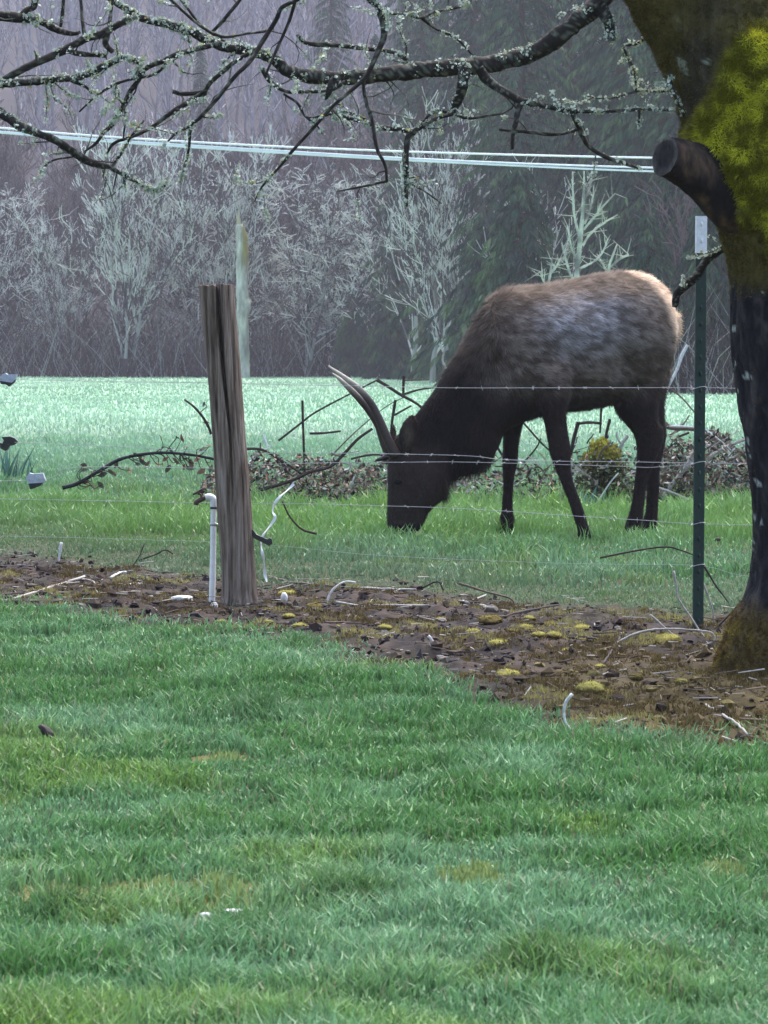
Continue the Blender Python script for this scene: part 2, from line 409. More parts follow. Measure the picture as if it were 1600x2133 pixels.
# ------------------------------------------------------------------ the elk
ELK_C = np.array([xat(1200, 21.15), 21.15, 0.0]); ELK_C[2] = zat(ELK_C[0], ELK_C[1])
def bY(u): return 20.95 + (u - 1060) * .45 / 320       # the body runs slightly away from the camera
BD = (-.28, .96, 0)
torso = [(1398, 655, 1392, 745, .10), (1388, 612, 1378, 790, .17), (1366, 587, 1356, 815, .22), (1335, 571, 1330, 832, .255), (1290, 566, 1290, 840, .275),
         (1230, 574, 1230, 850, .29), (1170, 587, 1170, 856, .30), (1110, 595, 1115, 868, .29), (1066, 599, 1075, 886, .265), (1034, 610, 1048, 898, .22), (1004, 650, 1030, 905, .16)]
neck = [(1062, 612, 1085, 870, 20.95, .24), (1020, 625, 1052, 900, 20.92, .21), (990, 668, 1036, 935, 20.9, .18), (955, 730, 1014, 968, 20.87, .155), (920, 788, 985, 982, 20.84, .135),
        (884, 840, 955, 990, 20.82, .115), (852, 880, 938, 1005, 20.8, .10), (828, 905, 930, 1020, 20.79, .085)]
head = [(845, 893, 915, 950, 20.79, .07), (822, 915, 926, 985, 20.79, .095), (811, 943, 932, 1005, 20.78, .105), (808, 972, 933, 1022, 20.78, .105), (808, 1000, 926, 1038, 20.78, .095),
        (808, 1028, 908, 1052, 20.78, .08), (807, 1055, 893, 1068, 20.78, .066), (806, 1078, 884, 1088, 20.78, .06), (807, 1096, 874, 1104, 20.78, .056), (814, 1112, 860, 1115, 20.78, .04)]
legFF = [(1035, 800, 1110, 800, 21.08, .11), (1040, 860, 1096, 860, 21.1, .085), (1046, 895, 1088, 893, 21.1, .065), (1047, 930, 1081, 930, 21.1, .05), (1046, 960, 1079, 960, 21.1, .045), (1047, 990, 1073, 990, 21.1, .034),
         (1047, 1030, 1069, 1030, 21.1, .028), (1045, 1058, 1069, 1058, 21.1, .032), (1042, 1075, 1071, 1075, 21.1, .038), (1035, 1095, 1073, 1095, 21.1, .042), (1029, 1117, 1074, 1117, 21.08, .048)]
legFN = [(1070, 720, 1185, 730, 20.83, .09), (1092, 780, 1188, 785, 20.8, .10), (1116, 825, 1184, 830, 20.78, .085), (1130, 862, 1179, 860, 20.77, .07), (1139, 905, 1183, 900, 20.76, .055), (1144, 940, 1190, 936, 20.75, .05), (1153, 968, 1189, 961, 20.75, .042),
         (1166, 1000, 1192, 992, 20.75, .033), (1182, 1040, 1206, 1033, 20.75, .028), (1192, 1070, 1217, 1064, 20.75, .034), (1201, 1096, 1225, 1092, 20.75, .036), (1203, 1112, 1231, 1108, 20.74, .042), (1203, 1131, 1234, 1129, 20.73, .045)]
legHN = [(1262, 690, 1398, 680, 21.28, .13), (1262, 750, 1393, 740, 21.26, .13), (1264, 800, 1384, 790, 21.25, .12), (1278, 845, 1373, 838, 21.25, .10), (1300, 880, 1371, 872, 21.25, .075), (1320, 908, 1384, 893, 21.25, .058), (1327, 938, 1382, 922, 21.25, .05),
         (1325, 968, 1364, 962, 21.25, .04), (1321, 1008, 1349, 1008, 21.25, .031), (1315, 1048, 1343, 1050, 21.25, .03), (1309, 1072, 1341, 1075, 21.25, .036), (1301, 1095, 1336, 1098, 21.25, .042), (1295, 1117, 1334, 1117, 21.22, .048)]
legHF = [(1300, 780, 1398, 770, 21.52, .12), (1318, 830, 1386, 822, 21.53, .10), (1336, 875, 1384, 870, 21.53, .07), (1342, 905, 1390, 896, 21.53, .055), (1345, 935, 1387, 925, 21.53, .048), (1346, 968, 1377, 965, 21.53, .038),
         (1347, 1010, 1374, 1010, 21.53, .03), (1346, 1048, 1372, 1048, 21.53, .029), (1343, 1070, 1371, 1070, 21.53, .035), (1337, 1090, 1370, 1090, 21.53, .04), (1333, 1110, 1370, 1110, 21.51, .046)]
mb = MB()
mb.add(*loft([(a, b, c, d, bY((a + c) / 2), e) for a, b, c, d, e in torso], 28, 4, BD, 2.15))
mb.add(*loft(neck, 24, 4, (-.1, 1, 0), 2.1)); mb.add(*loft(head, 24, 4, (-.15, 1, 0), 2.3))
for L in (legFF, legFN, legHN, legHF): mb.add(*loft(L, 20, 4))
# ears: a leaf shape each
mb.add(*loft([(836, 938, 856, 946, 20.70, .016), (829, 918, 862, 930, 20.68, .022), (832, 895, 868, 908, 20.66, .024), (842, 876, 870, 886, 20.65, .02), (856, 862, 868, 866, 20.65, .012)], 14, 3, (-.3, 1, 0)))
mb.add(*loft([(816, 930, 832, 940, 20.88, .016), (812, 910, 830, 920, 20.92, .02), (812, 892, 826, 898, 20.95, .018), (815, 878, 821, 880, 20.97, .01)], 14, 3, (.3, 1, 0)))
# short tail
mb.add(*loft([(1398, 655, 1412, 650, 21.42, .04), (1400, 680, 1415, 676, 21.42, .035), (1399, 705, 1411, 703, 21.41, .028), (1399, 724, 1405, 724, 21.40, .012)], 12, 3))
V, f, _ = mb.get()
tmp = link('tmp_body', mesh_np('tmp_body', V - ELK_C, f), None)
rm = tmp.modifiers.new('r', 'REMESH'); rm.mode = 'VOXEL'; rm.voxel_size = .0115; rm.use_smooth_shade = True
smo = tmp.modifiers.new('s', 'SMOOTH'); smo.factor = .5; smo.iterations = 9
dg = bpy.context.evaluated_depsgraph_get(); ev = tmp.evaluated_get(dg); body_me = bpy.data.meshes.new_from_object(ev)
bpy.data.objects.remove(tmp)
nv = len(body_me.vertices); co = np.empty(nv * 3, np.float32); body_me.vertices.foreach_get('co', co); co = co.reshape(-1, 3).astype(float)
no = np.empty(nv * 3, np.float32); body_me.vertices.foreach_get('normal', no); no = no.reshape(-1, 3).astype(float)
W_ = co + ELK_C; eu, ev_ = proj(W_)
near_side = sst(.1, .5, -no[:, 1])
disp = .012 * (fbm(W_[:, 0] * 9, W_[:, 1] * 9, W_[:, 2] * 9, 3) - .5) * sst(1040, 900, ev_)
for a, b, s, amt in ((1305, 760, 24, -.045), (1160, 740, 26, -.03), (1085, 715, 46, .03), (1350, 690, 40, .02), (1235, 690, 55, .015), (1085, 800, 30, .02), (1030, 760, 22, -.02), (1300, 620, 18, .018), (1215, 622, 26, -.012), (828, 985, 10, .008), (880, 1010, 22, .012)):
    disp = disp + near_side * amt * np.exp(-((eu - a) ** 2 + (ev_ - b) ** 2) / (2 * s * s))
co = co + no * disp[:, None]; W_ = co + ELK_C
body_me.vertices.foreach_set('co', co.astype(np.float32).ravel()); body_me.update()
def coat(P):
    u, v = proj(P); n1 = fbm(P[:, 0] * 7, P[:, 1] * 7, P[:, 2] * 9, 3); n2 = fbm(P[:, 0] * 22, P[:, 1] * 22, P[:, 2] * 40, 2)
    c = mixc((.075, .053, .04), (.19, .15, .122), sst(.36, .64, n1 * .55 + n2 * .45))
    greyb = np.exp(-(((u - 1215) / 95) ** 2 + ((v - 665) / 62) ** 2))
    c = mixc(c, mixc((.2, .185, .185), (.44, .43, .475), sst(.38, .68, n2 * .6 + n1 * .4)), greyb * .9)  # grey moulting fur, plus lavender sky sheen painted into the coat
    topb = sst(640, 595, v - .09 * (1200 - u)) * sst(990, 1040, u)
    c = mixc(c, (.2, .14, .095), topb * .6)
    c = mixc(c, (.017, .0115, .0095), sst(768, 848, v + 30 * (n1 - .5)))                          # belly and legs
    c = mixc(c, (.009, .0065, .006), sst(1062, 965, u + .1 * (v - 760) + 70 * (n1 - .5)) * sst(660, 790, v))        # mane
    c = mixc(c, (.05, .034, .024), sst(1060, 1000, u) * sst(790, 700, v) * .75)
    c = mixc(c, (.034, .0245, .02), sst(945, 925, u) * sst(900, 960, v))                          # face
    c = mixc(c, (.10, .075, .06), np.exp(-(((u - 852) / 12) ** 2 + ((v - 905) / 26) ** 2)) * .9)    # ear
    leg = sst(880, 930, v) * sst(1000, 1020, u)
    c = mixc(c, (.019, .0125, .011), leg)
    c = mixc(c, (.006, .005, .005), sst(1092, 1102, v))
    c = mixc(c, (.012, .01, .01), sst(1085, 1098, v) * sst(900, 890, u))
    rump = sst(.30, .55, (u - 1290) / 240 + .0) * 0
    d_edge = (u - np.interp(v, [560, 585, 640, 690, 740], [1285, 1345, 1388, 1402, 1410]))
    c = mixc(c, (.72, .54, .39), sst(-8, 8, d_edge) * sst(745, 690, v))
    return c * (.8 + .4 * n2)[:, None]
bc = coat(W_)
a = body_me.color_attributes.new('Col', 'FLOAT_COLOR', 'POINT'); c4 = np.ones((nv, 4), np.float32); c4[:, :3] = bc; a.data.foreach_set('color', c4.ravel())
elk = thing('elk', ELK_C, 'brown elk with short spike antlers grazing with its head in the grass', 'elk')
body_me.materials.clear()
body = link('body', body_me, M['elk'], elk)
# coat of hair
body_me.calc_loop_triangles(); nt_ = len(body_me.loop_triangles); tri = np.empty(nt_ * 3, np.int32); body_me.loop_triangles.foreach_get('vertices', tri); tri = tri.reshape(-1, 3)
body_me.vertices.foreach_get('normal', (no_ := np.empty(nv * 3, np.float32))); no = no_.reshape(-1, 3).astype(float)
ta = np.linalg.norm(np.cross(co[tri[:, 1]] - co[tri[:, 0]], co[tri[:, 2]] - co[tri[:, 0]]), axis=1)
NH = 180000
ti = RNG.choice(nt_, NH, p=ta / ta.sum()); b = RNG.random((NH, 2)); fl = b.sum(1) > 1; b[fl] = 1 - b[fl]
P = co[tri[ti, 0]] + b[:, :1] * (co[tri[ti, 1]] - co[tri[ti, 0]]) + b[:, 1:] * (co[tri[ti, 2]] - co[tri[ti, 0]])
n3 = nrm(no[tri[ti, 0]]); Wp = P + ELK_C; u, v = proj(Wp)
flow = np.tile(np.array([.8, .25, -.55]), (NH, 1))
neckm = sst(1060, 1000, u) * sst(600, 640, v); flow = mixc(flow, (-.25, 0, -.95), neckm)
flow = mixc(flow, (0, 0, -1), sst(800, 860, v) * sst(1010, 1030, u)); flow = mixc(flow, (-.1, 0, -1), sst(945, 925, u))
flow = flow + .5 * (np.stack([fbm(Wp[:, 0] * 12, Wp[:, 1] * 12, Wp[:, 2] * 12 + s, 2) for s in (0, 30, 60)], -1) - .5) * 2.2
flow = nrm(flow - n3 * (flow * n3).sum(1, keepdims=True))
Ln = np.full(NH, .042); Ln = np.where((u < 1060) & (u > 925), .06, Ln)
Ln = np.where((u > 925) & (u < 1050) & (v > 880), .085, Ln); Ln = np.where(u < 925, .022, Ln); Ln = np.where((v > 870) & (u > 1030), .017, Ln); Ln = np.where(v > 1090, .006, Ln)
Ln = Ln * (.5 + .8 * RNG.random(NH))
hv = nrm(flow + n3 * (.22 + .2 * RNG.random(NH))[:, None] + .22 * RNG.normal(size=(NH, 3))) * Ln[:, None]
sd = nrm(np.cross(hv, n3)) * (.0013 + .0014 * RNG.random(NH))[:, None]
Vh = np.stack([P - sd, P + sd, P + hv], 1).reshape(-1, 3)
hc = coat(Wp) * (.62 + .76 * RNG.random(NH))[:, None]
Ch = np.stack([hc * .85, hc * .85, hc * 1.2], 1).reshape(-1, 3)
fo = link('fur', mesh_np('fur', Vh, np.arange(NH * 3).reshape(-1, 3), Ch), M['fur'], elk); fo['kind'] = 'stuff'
# antlers and eye
def pxtube(pts, Y, n=10, k=4, rough=0., seed=0, rs=1.0):
    q = np.array([[*p[:3], (p[3] if len(p) > 3 else 0.)] for p in pts], float); q = smooth_path(q, k)
    P = np.array([at(a, b, Y + d) for a, b, r, d in q]); r = np.maximum(q[:, 2], .3) * (Y + q[:, 3]) / F
    return (*tube(P, r, n, rough, seed, True, rs), P, r)
M['antler'] = attr_mat('antler_bone', .5, .4, nscale=60, namt=.3, bmp=.002)
for pts, Y in (([(826, 950, 12), (812, 925, 10.5), (799, 895, 9.5), (787, 867, 8.5), (773, 840, 8), (749, 811, 7), (716, 785, 5), (684, 762, 1.5)], 20.72),
               ([(812, 950, 11), (800, 920, 9.5), (790, 890, 8.5), (776, 865, 8), (755, 838, 7.5), (730, 811, 6.5), (709, 791, 4), (692, 777, 1.2)], 20.86)):
    V, f, P, r = pxtube(pts, Y, 10, 5, .1)
    cc = mixc((.035, .02, .018), (.5, .44, .36), sst(840, 765, proj(V)[1]))
    an = part('antler', V, f, M['antler'], elk, cc, True)
    tp = [(a - 4 if Y < 20.8 else a, b + dy, r_) for a, b, r_, dy in ((812, 950, 7, 0), (801, 955, 5, 0), (792, 957, 3.5, 0), (783, 963, .8, 0))]
    V, f, P, r = pxtube(tp, Y, 8, 4)
    part('brow_tine', V, f, M['antler'], an, np.tile((.03, .018, .016), (len(V), 1)), True)
def ico(c, r, sub=2, jit=0., seed=0, sq=(1, 1, 1)):
    import bmesh
    bm = bmesh.new(); bmesh.ops.create_icosphere(bm, subdivisions=sub, radius=1.0)
    V = np.array([v.co[:] for v in bm.verts]); f = np.array([[v.index for v in q.verts] for q in bm.faces]); bm.free()
    if jit: V = V * (1 + jit * (2 * fbm(V[:, 0] * 1.7 + seed, V[:, 1] * 1.7, V[:, 2] * 1.7, 2) - 1))[:, None]
    return np.asarray(c) + V * r * np.asarray(sq), f
V, f = ico(at(829, 1004, 20.682), .023, 2, sq=(1.1, .5, .8)); M['eye'] = ramp_mat('dark_eye', [(.3, (.002, .002, .002)), (.7, (.004, .003, .003))], 20, .6, .15, bmp=0); part('eye', V, f, M['eye'], elk, None, True)

# ------------------------------------------------------------------ fence: wooden post, steel post, wires
PW = gnd(495, 1268); PT = gnd(1452, 1315); PW[2] = zat(*PW[:2]); PT[2] = zat(*PT[:2])
def fenceP(u, off=0.0):
    d = PT - PW; k = (u - 800) / F
    t = (k * PW[1] - PW[0]) / (d[0] - k * d[1]); return PW[1] + d[1] * t + off
M['post'] = ramp_mat('weathered_post_wood', [(.3, (.03, .022, .018)), (.43, (.11, .08, .06)), (.55, (.22, .17, .135)), (.72, (.37, .32, .28))], 55, .9, .12, stretch=(1, 1, .05), bmp=.012, detail=9)
M['postend'] = ramp_mat('broken_post_top', [(.3, (.05, .03, .022)), (.7, (.16, .10, .075))], 70, .9, .2, bmp=.006)
postrows = [(414, 588, 486, 588), (418, 640, 490, 640), (425, 705, 496, 705), (433, 795, 503, 795), (441, 900, 511, 900), (448, 1000, 519, 1000), (455, 1100, 525, 1100), (461, 1180, 531, 1180), (462, 1235, 536, 1235), (458, 1262, 541, 1262), (454, 1290, 545, 1290)]
def wood_post(origin, du=0.0, Yp=None, label='', seed=0):
    Yp = Yp or PW[1]; rows = smooth_path(np.array(postrows, float) + np.array([du, 0, du, 0]), 14 if seed == 0 else 6); n = 200 if seed == 0 else 60; V = []
    th = np.arange(n) * 2 * math.pi / n; mrows = len(rows)
    for i, (a, b, c, d) in enumerate(rows):
        A = at(a, b, Yp); B = at(c, d, Yp); cen = (A + B) / 2; rad = np.linalg.norm(A - B) / 2
        zz = cen[2]
        g = fbm(np.cos(th) * 9 + seed, np.sin(th) * 9, zz * 1.6, 3) - .5
        g2 = fbm(np.cos(th) * 2 + seed, np.sin(th) * 2, zz * 2.5, 2) - .5
        rr = rad * (1 + .05 * g + .12 * g2)
        # the drying crack down the front
        f_ = (b - 588) / 690.0; ucr = np.interp(b, [588, 700, 760, 900, 1010], [456, 461, 466, 481, 486]) + du
        off = np.clip((ucr - (a + c) / 2) / ((c - a) / 2), -.9, .9); thc = -math.acos(off)
        wid = np.interp(b, [588, 680, 740, 900, 1010, 1060], [.16, .19, .15, .08, .06, .05]); dep = np.interp(b, [588, 720, 900, 1060], [.95, .92, .6, 0])
        dth = (th - thc + math.pi) % (2 * math.pi) - math.pi
        if wid > 0: rr = rr * (1 - dep * np.exp(-(dth / wid) ** 8))
        for tc, dp, wv in ((-.8, .07, .03), (-2.25, .09, .03), (-2.75, .06, .04), (.7, .12, .06), (1.9, .1, .05)):
            tcw = tc + .12 * math.sin(zz * 3 + tc * 5); dth = (th - tcw + math.pi) % (2 * math.pi) - math.pi
            rr = rr * (1 - dp * np.exp(-(dth / wv) ** 2) * (.4 + .6 * math.sin(zz * 2.2 + tc * 9) ** 2))
        jag = -.03 * math.exp(-i / 3.0) * fbm(np.cos(th) * 3.6 + seed, np.sin(th) * 3.6, 3.3, 3) ** 1.3
        V.append(np.stack([cen[0] + np.cos(th) * rr, cen[1] + np.sin(th) * rr, np.full(n, zz) + jag], -1))
    V = np.concatenate(V); f = ringfaces(mrows, n, False)
    # recessed ragged top
    cen = V[:n].mean(0); inner = cen + (V[:n] - cen) * .55; inner[:, 2] += .012 * (fbm(inner[:, 0] * 60, inner[:, 1] * 60, seed) - .8); cpt = cen + np.array([0, 0, -.02])
    p = thing('fence_post', origin, label, 'fence post')
    part('shaft', V, f, M['post'], p, None, True)
    Vt = np.concatenate([V[:n], inner, cpt[None]]); j = np.arange(n); j2 = (j + 1) % n
    part('post_top', Vt, [np.stack([j2, j, n + j, n + j2], -1), np.stack([n + j2, n + j, np.full(n, 2 * n)], -1)], M['postend'], p)
    return p
wp = wood_post(PW, 0, None, 'weathered round wooden fence post with a long crack, beside the white pipe')
# black insulators on the post
def px_prism(pts, Y, th, mat, name, parent, smooth=False, bev=0):
    P = np.array([at(a, b, Y) for a, b in pts]); n = len(P)
    V = np.concatenate([P + [0, -th / 2, 0], P + [0, th / 2, 0]]); j = np.arange(n); j2 = (j + 1) % n
    return part(name, V, [j[None], (j[::-1] + n)[None], np.stack([j2, j, j + n, j2 + n], -1)], mat, parent, None, smooth)
px_prism([(520, 1100), (528, 1104), (534, 1113), (548, 1119), (557, 1123), (562, 1120), (566, 1122), (568, 1132), (561, 1137), (553, 1133), (530, 1121), (524, 1114)], PW[1] - .01, .03, M['black'], 'insulator', wp)
px_prism([(510, 1010), (518, 1012), (524, 1020), (519, 1027), (510, 1026)], PW[1], .03, M['black'], 'insulator', wp)
# an identical kind of post stands outside the picture on the left
YL = fenceP(-236); PL = np.array([xat(-236, YL), YL, 0.0]); PL[2] = zat(*PL[:2])
wood_post(PL, -731, YL, 'weathered wooden fence post beyond the row of fence insulators', 5)
# white tape caught on the insulator
def ribbon(pts, Y, wpx, twist, seed=0):
    q = smooth_path(np.array(pts, float), 6); P = np.array([at(a, b, Y) for a, b in q]); T = nrm(np.gradient(P, axis=0)); hw = wpx / 2 * Y / F; V = []
    s = np.linspace(0, 1, len(P))
    for i in range(len(P)):
        X = nrm(np.cross(T[i], [0, 1, 0])); a = twist * math.sin(s[i] * 17 + seed) ; d = X * math.cos(a) + np.cross(T[i], X) * math.sin(a)
        nn = np.cross(T[i], d) * .0006
        V += [P[i] - d * hw - nn, P[i] + d * hw - nn, P[i] + d * hw + nn, P[i] - d * hw + nn]
    return np.array(V), ringfaces(len(P), 4)
V, f = ribbon([(612, 1008), (600, 1020), (583, 1035), (572, 1050), (568, 1066), (573, 1078), (562, 1096), (550, 1112), (545, 1124), (544, 1138), (546, 1150), (549, 1165), (551, 1180), (552, 1196), (556, 1212)], PW[1] + .03, 6.5, 1.25)
solo('fence_tape', V, f, M['tape'], gnd(552, 1215), 'loose twisted white electric fence tape hanging beside the wooden post', 'tape')
# white standpipe with a tap
SY = gnd(443, 1264)[1]; sp = thing('standpipe', G(443, 1264), 'white plastic standpipe with brass tap strapped to the wooden post', 'water pipe')
V, f, P, r = pxtube([(441, 1272, 6.6), (442, 1240, 6.6), (444, 1150, 6.3), (444.5, 1090, 6.2), (445, 1060, 6.2), (445, 1050, 6.2)], SY, 16, 3); part('pipe', V, f, M['pvc'], sp, None, True)
V, f, P, r = pxtube([(445, 1056, 7.4), (445, 1046, 7.4), (444, 1040, 7.4), (440, 1036, 7.2), (434, 1035, 7), (428, 1036, 6.6)], SY, 16, 4); part('elbow', V, f, M['pvc'], sp, None, True)
tap = None
V, f, P, r = pxtube([(430, 1036, 4.2), (424, 1038, 5.5), (418, 1041, 5.5), (412, 1044, 5.2), (409, 1047, 5.6), (408, 1052, 4.6)], SY, 12, 4); tap = part('tap', V, f, M['brass'], sp, None, True)
V, f, P, r = pxtube([(420, 1040, 2.5), (418, 1030, 2.5), (412, 1028, 2.6)], SY, 8, 3); part('stem', V, f, M['brass'], tap, None, True)
V, f, P, r = pxtube([(402, 1030, 2.2), (412, 1025, 2.8), (424, 1018, 3.0), (428, 1016, 2.0)], SY, 8, 3); part('tap_handle', V, f, M['brass'], tap, None, True)
for vv_, hh in ((1058, 2.0), (1092, 3.0)):
    V, f, P, r = pxtube([(445, vv_ - hh, 7.2), (445, vv_ + hh, 7.2)], SY, 16, 1); s_ = part('strap', V, f, M['black'] if hh < 2.5 else M['wire'], sp, None, True)
    V, f, P, r = pxtube([(449, vv_, hh * .8), (458, vv_ + 2, hh * .8)], SY, 8, 1); part('strap_end', V, f, M['black'] if hh < 2.5 else M['wire'], s_)
# steel T-post
tp_ = thing('steel_fence_post', PT, 'dark green steel fence post with white painted top beside mossy tree', 'fence post')
def tpost(v0, v1, grow=0.0):
    mb = MB()
    A, B = at(np.interp(v0, [450, 1315], [1461, 1453.5]), v0, PT[1]), at(np.interp(v1, [450, 1315], [1461, 1453.5]), v1, PT[1])
    w_, t_, st = .0225 + grow, .004 + grow, .034
    prof = np.array([(-w_, -t_), (w_, -t_), (w_, t_), (t_, t_), (t_, st), (-t_, st), (-t_, t_), (-w_, t_)])
    a = .25; rot = np.array([[math.cos(a), -math.sin(a)], [math.sin(a), math.cos(a)]]); prof = prof @ rot.T
    V = np.concatenate([np.column_stack([A[0] + prof[:, 0], A[1] + prof[:, 1], np.full(8, A[2])]), np.column_stack([B[0] + prof[:, 0], B[1] + prof[:, 1], np.full(8, B[2])])])
    mb.add(V, ringfaces(2, 8)); return mb, A, B, rot
mb, A, B, rot = tpost(526, 1345); V, f, _ = mb.get(); part('shaft', V, f, M['green'], tp_)
mb, A2, B2, rot = tpost(450, 527, .0012); V, f, _ = mb.get(); wt = part('white_top', V, f, M['white'], tp_)
for i in range(26):
    t = (i + .5) / 26; c = A2 + (B - A2) * t; dd = np.array([*(rot @ np.array([0, -.008])), 0])
    V, f = ico(c + dd, 1, 1, sq=(.0055, .0055, .011)); part('stud', V, f, M['white'] if proj(c)[1] < 527 else M['green'], tp_)
for vv_ in (808, 964, 1091, 1178):
    c = at(np.interp(vv_, [450, 1315], [1461, 1453.5]), vv_, PT[1]); a = np.linspace(0, 2 * math.pi, 13)
    P = np.column_stack([c[0] + .03 * np.cos(a), c[1] + .012 + .03 * np.sin(a), c[2] + .006 * np.sin(a * 1.5)]); V, f = tube(P, .0016, 5); part('wire_clip', V, f, M['wire'], tp_)
# wires
WIRES = [([(-230, 779), (15, 790), (440, 798), (700, 803), (900, 807), (1456, 808), (1535, 809), (1760, 812)], 'topmost barbed fence wire crossing the elk at belly height', 1),
         ([(-230, 908), (20, 921), (240, 930), (470, 943), (700, 944), (860, 946), (980, 950), (1060, 958), (1250, 962), (1456, 964), (1760, 966)], 'pale fence wire crossing the elk at its forehead', 1),
         ([(-230, 1003), (80, 999), (130, 978), (210, 972), (440, 975), (600, 966), (900, 962), (1060, 965), (1180, 968), (1290, 972), (1350, 974), (1380, 972), (1456, 966)], 'slack fence wire sagging just under the forehead wire', 1),
         ([(-230, 1035), (470, 1048), (640, 1050), (810, 1054), (900, 1057), (1040, 1064), (1200, 1075), (1340, 1084), (1456, 1091), (1760, 1097)], 'low fence wire crossing the elk at muzzle and shins', 1),
         ([(-230, 1110), (470, 1130), (760, 1155), (1020, 1168), (1250, 1175), (1456, 1178), (1560, 1200), (1760, 1204)], 'lowest thin fence wire strung just above the pasture grass', 0)]
for pts, lab, barbed in WIRES:
    q = smooth_path(np.array(pts, float), 12)
    P = np.array([at(a, b, fenceP(a, .04 + .06 * math.exp(-((a - 495) / 90) ** 2) - .015 * math.exp(-((a - 1456) / 40) ** 2))) for a, b in q])
    P[:, 2] += .004 * (fbm(P[:, 0] * 3, P[:, 2] * 3) - .5); mb = MB()
    V, f = tube(P, .0013 if barbed else .0008, 5); mb.add(V, f)
    if barbed:
        L = np.concatenate([[0], np.cumsum(np.linalg.norm(np.diff(P, axis=0), axis=1))])
        for s in np.arange(.05, L[-1], .125):
            c = np.array([np.interp(s, L, P[:, k]) for k in range(3)])
            for _ in range(2):
                d = nrm(RNG.normal(size=3)) * .011; V, f = tube(np.array([c - d, c, c + d]), [.0006, .0012, .0006], 4); mb.add(V, f)
    V, f, _ = mb.get(); solo('fence_wire', V, f, M['wire'], P[len(P) // 2], lab, 'wire', 'wires of the pasture fence')
# insulators strung on the wires at the left
INS = [([(0, 789), (6, 779), (12, 777), (17, 780), (36, 779), (34, 792), (26, 797), (0, 793)], [(0, 793), (26, 797), (34, 790), (30, 797), (20, 805), (13, 801), (3, 800)], 'grey and black fence insulator on the topmost wire'),
       ([(4, 910), (22, 909), (31, 912), (39, 920), (30, 927), (20, 929), (5, 926), (9, 917)], [(0, 922), (22, 926), (16, 937), (12, 939), (2, 934)], 'black fence insulator shaped like an arrowhead on second wire'),
       ([(54, 996), (62, 985), (70, 987), (90, 985), (96, 1001), (88, 1007), (62, 1008)], [(60, 1007), (90, 1005), (86, 1011), (72, 1017), (64, 1019)], 'grey topped fence insulator with dark underside on slack wire')]
for k, (a_, b_, lab) in enumerate(INS):
    Yi = fenceP(a_[0][0]) + .02; o = thing('wire_insulator', at(np.mean([p[0] for p in a_]), np.mean([p[1] for p in a_]), Yi), lab, 'insulator', 'insulators on the fence wires')
    px_prism(a_[::-1], Yi, .045, M['black'] if k == 1 else M['greyplastic'], 'housing', o)
    px_prism(b_[::-1], Yi - .004, .05, M['black'], 'base_clip', o)

# ------------------------------------------------------------------ the mossy tree at the right
TY = 11.9
TB = gnd(1660, 1408); TB[2] = zat(*TB[:2])
tree = thing('mossy_tree', TB, 'old tree with thick yellow green moss, a cut limb and lichen covered boughs', 'tree')
trunk_rows = [(1440, 1450, 1960, 1450, TY, .33), (1478, 1392, 1905, 1400, TY, .30), (1512, 1325, 1860, 1330, TY, .26), (1546, 1255, 1820, 1260, TY, .22), (1566, 1185, 1795, 1190, TY, .195), (1571, 1100, 1780, 1100, TY, .18), (1562, 1000, 1770, 1000, TY, .175),
              (1547, 900, 1765, 900, TY, .175), (1533, 800, 1760, 800, TY, .18), (1525, 700, 1760, 700, TY, .185), (1524, 620, 1765, 620, TY, .19), (1530, 560, 1775, 560, TY, .20), (1516, 500, 1790, 500, TY, .22), (1484, 420, 1800, 420, TY, .24),
              (1450, 340, 1800, 345, TY, .25), (1436, 275, 1790, 280, TY, .25), (1418, 215, 1770, 225, TY, .24), (1394, 150, 1745, 160, TY, .23), (1362, 85, 1715, 95, TY, .22), (1328, 25, 1680, 40, TY, .21), (1300, -30, 1650, -10, TY, .20), (1255, -130, 1590, -100, TY, .18), (1190, -280, 1500, -240, TY - .1, .15), (1120, -480, 1380, -440, TY - .2, .11)]
V, f = loft(trunk_rows, 132, 14, (0, 1, 0), 2.1)
nr = len(V) // 132; cen = V.reshape(nr, 132, 3).mean(1).repeat(132, 0); dv = nrm(V - cen)
u, v = proj(V)
def mossmask(P):
    u, v = proj(P); n = fbm(P[:, 0] * 9, P[:, 1] * 9, P[:, 2] * 9, 3); n2 = fbm(P[:, 0] * 3, P[:, 1] * 3, P[:, 2] * 3, 2)
    bl = np.interp(v, [-300, 40, 80, 180, 270, 300, 380, 450, 500], [1600, 1560, 1520, 1490, 1432, 1436, 1500, 1560, 1600])
    bright = sst(-25, 20, u - bl + 70 * (n - .5)) * sst(560, 500, v) * sst(10, 70, v + 60 * (n2 - .5))
    olive = sst(640, 540, v + 120 * (n - .5)) * (.25 + .75 * sst(.38, .55, n2 + .25 * sst(120, 40, v) + .3 * sst(420, 470, v)))
    root = sst(1250, 1330, v + .25 * (1600 - u) + 60 * (n - .5)) * .9
    return bright, olive * (1 - bright), root
br, ol, ro = mossmask(V)
rough_b = .5 - np.abs(fbm(V[:, 0] * 26, V[:, 1] * 26, V[:, 2] * 7, 3) - .5) * 5
V = V + dv * (rough_b * .012 * (1 - br) + (br * .06 + ol * .02 + ro * .03) * (fbm(V[:, 0] * 15, V[:, 1] * 15, V[:, 2] * 15, 3)) + .03 * (fbm(V[:, 0] * 5, V[:, 1] * 5, V[:, 2] * 3, 2) - .5) + .12 * sst(1230, 1400, v) * (fbm(V[:, 0] * 5 + 3, V[:, 1] * 5, V[:, 2] * 2.5, 2) - .5))[:, None]
bark = mixc((.014, .013, .016), (.06, .052, .05), sst(.25, .75, rough_b * .6 + .7 * (fbm(V[:, 0] * 14, V[:, 1] * 14, V[:, 2] * 5) - .2)))
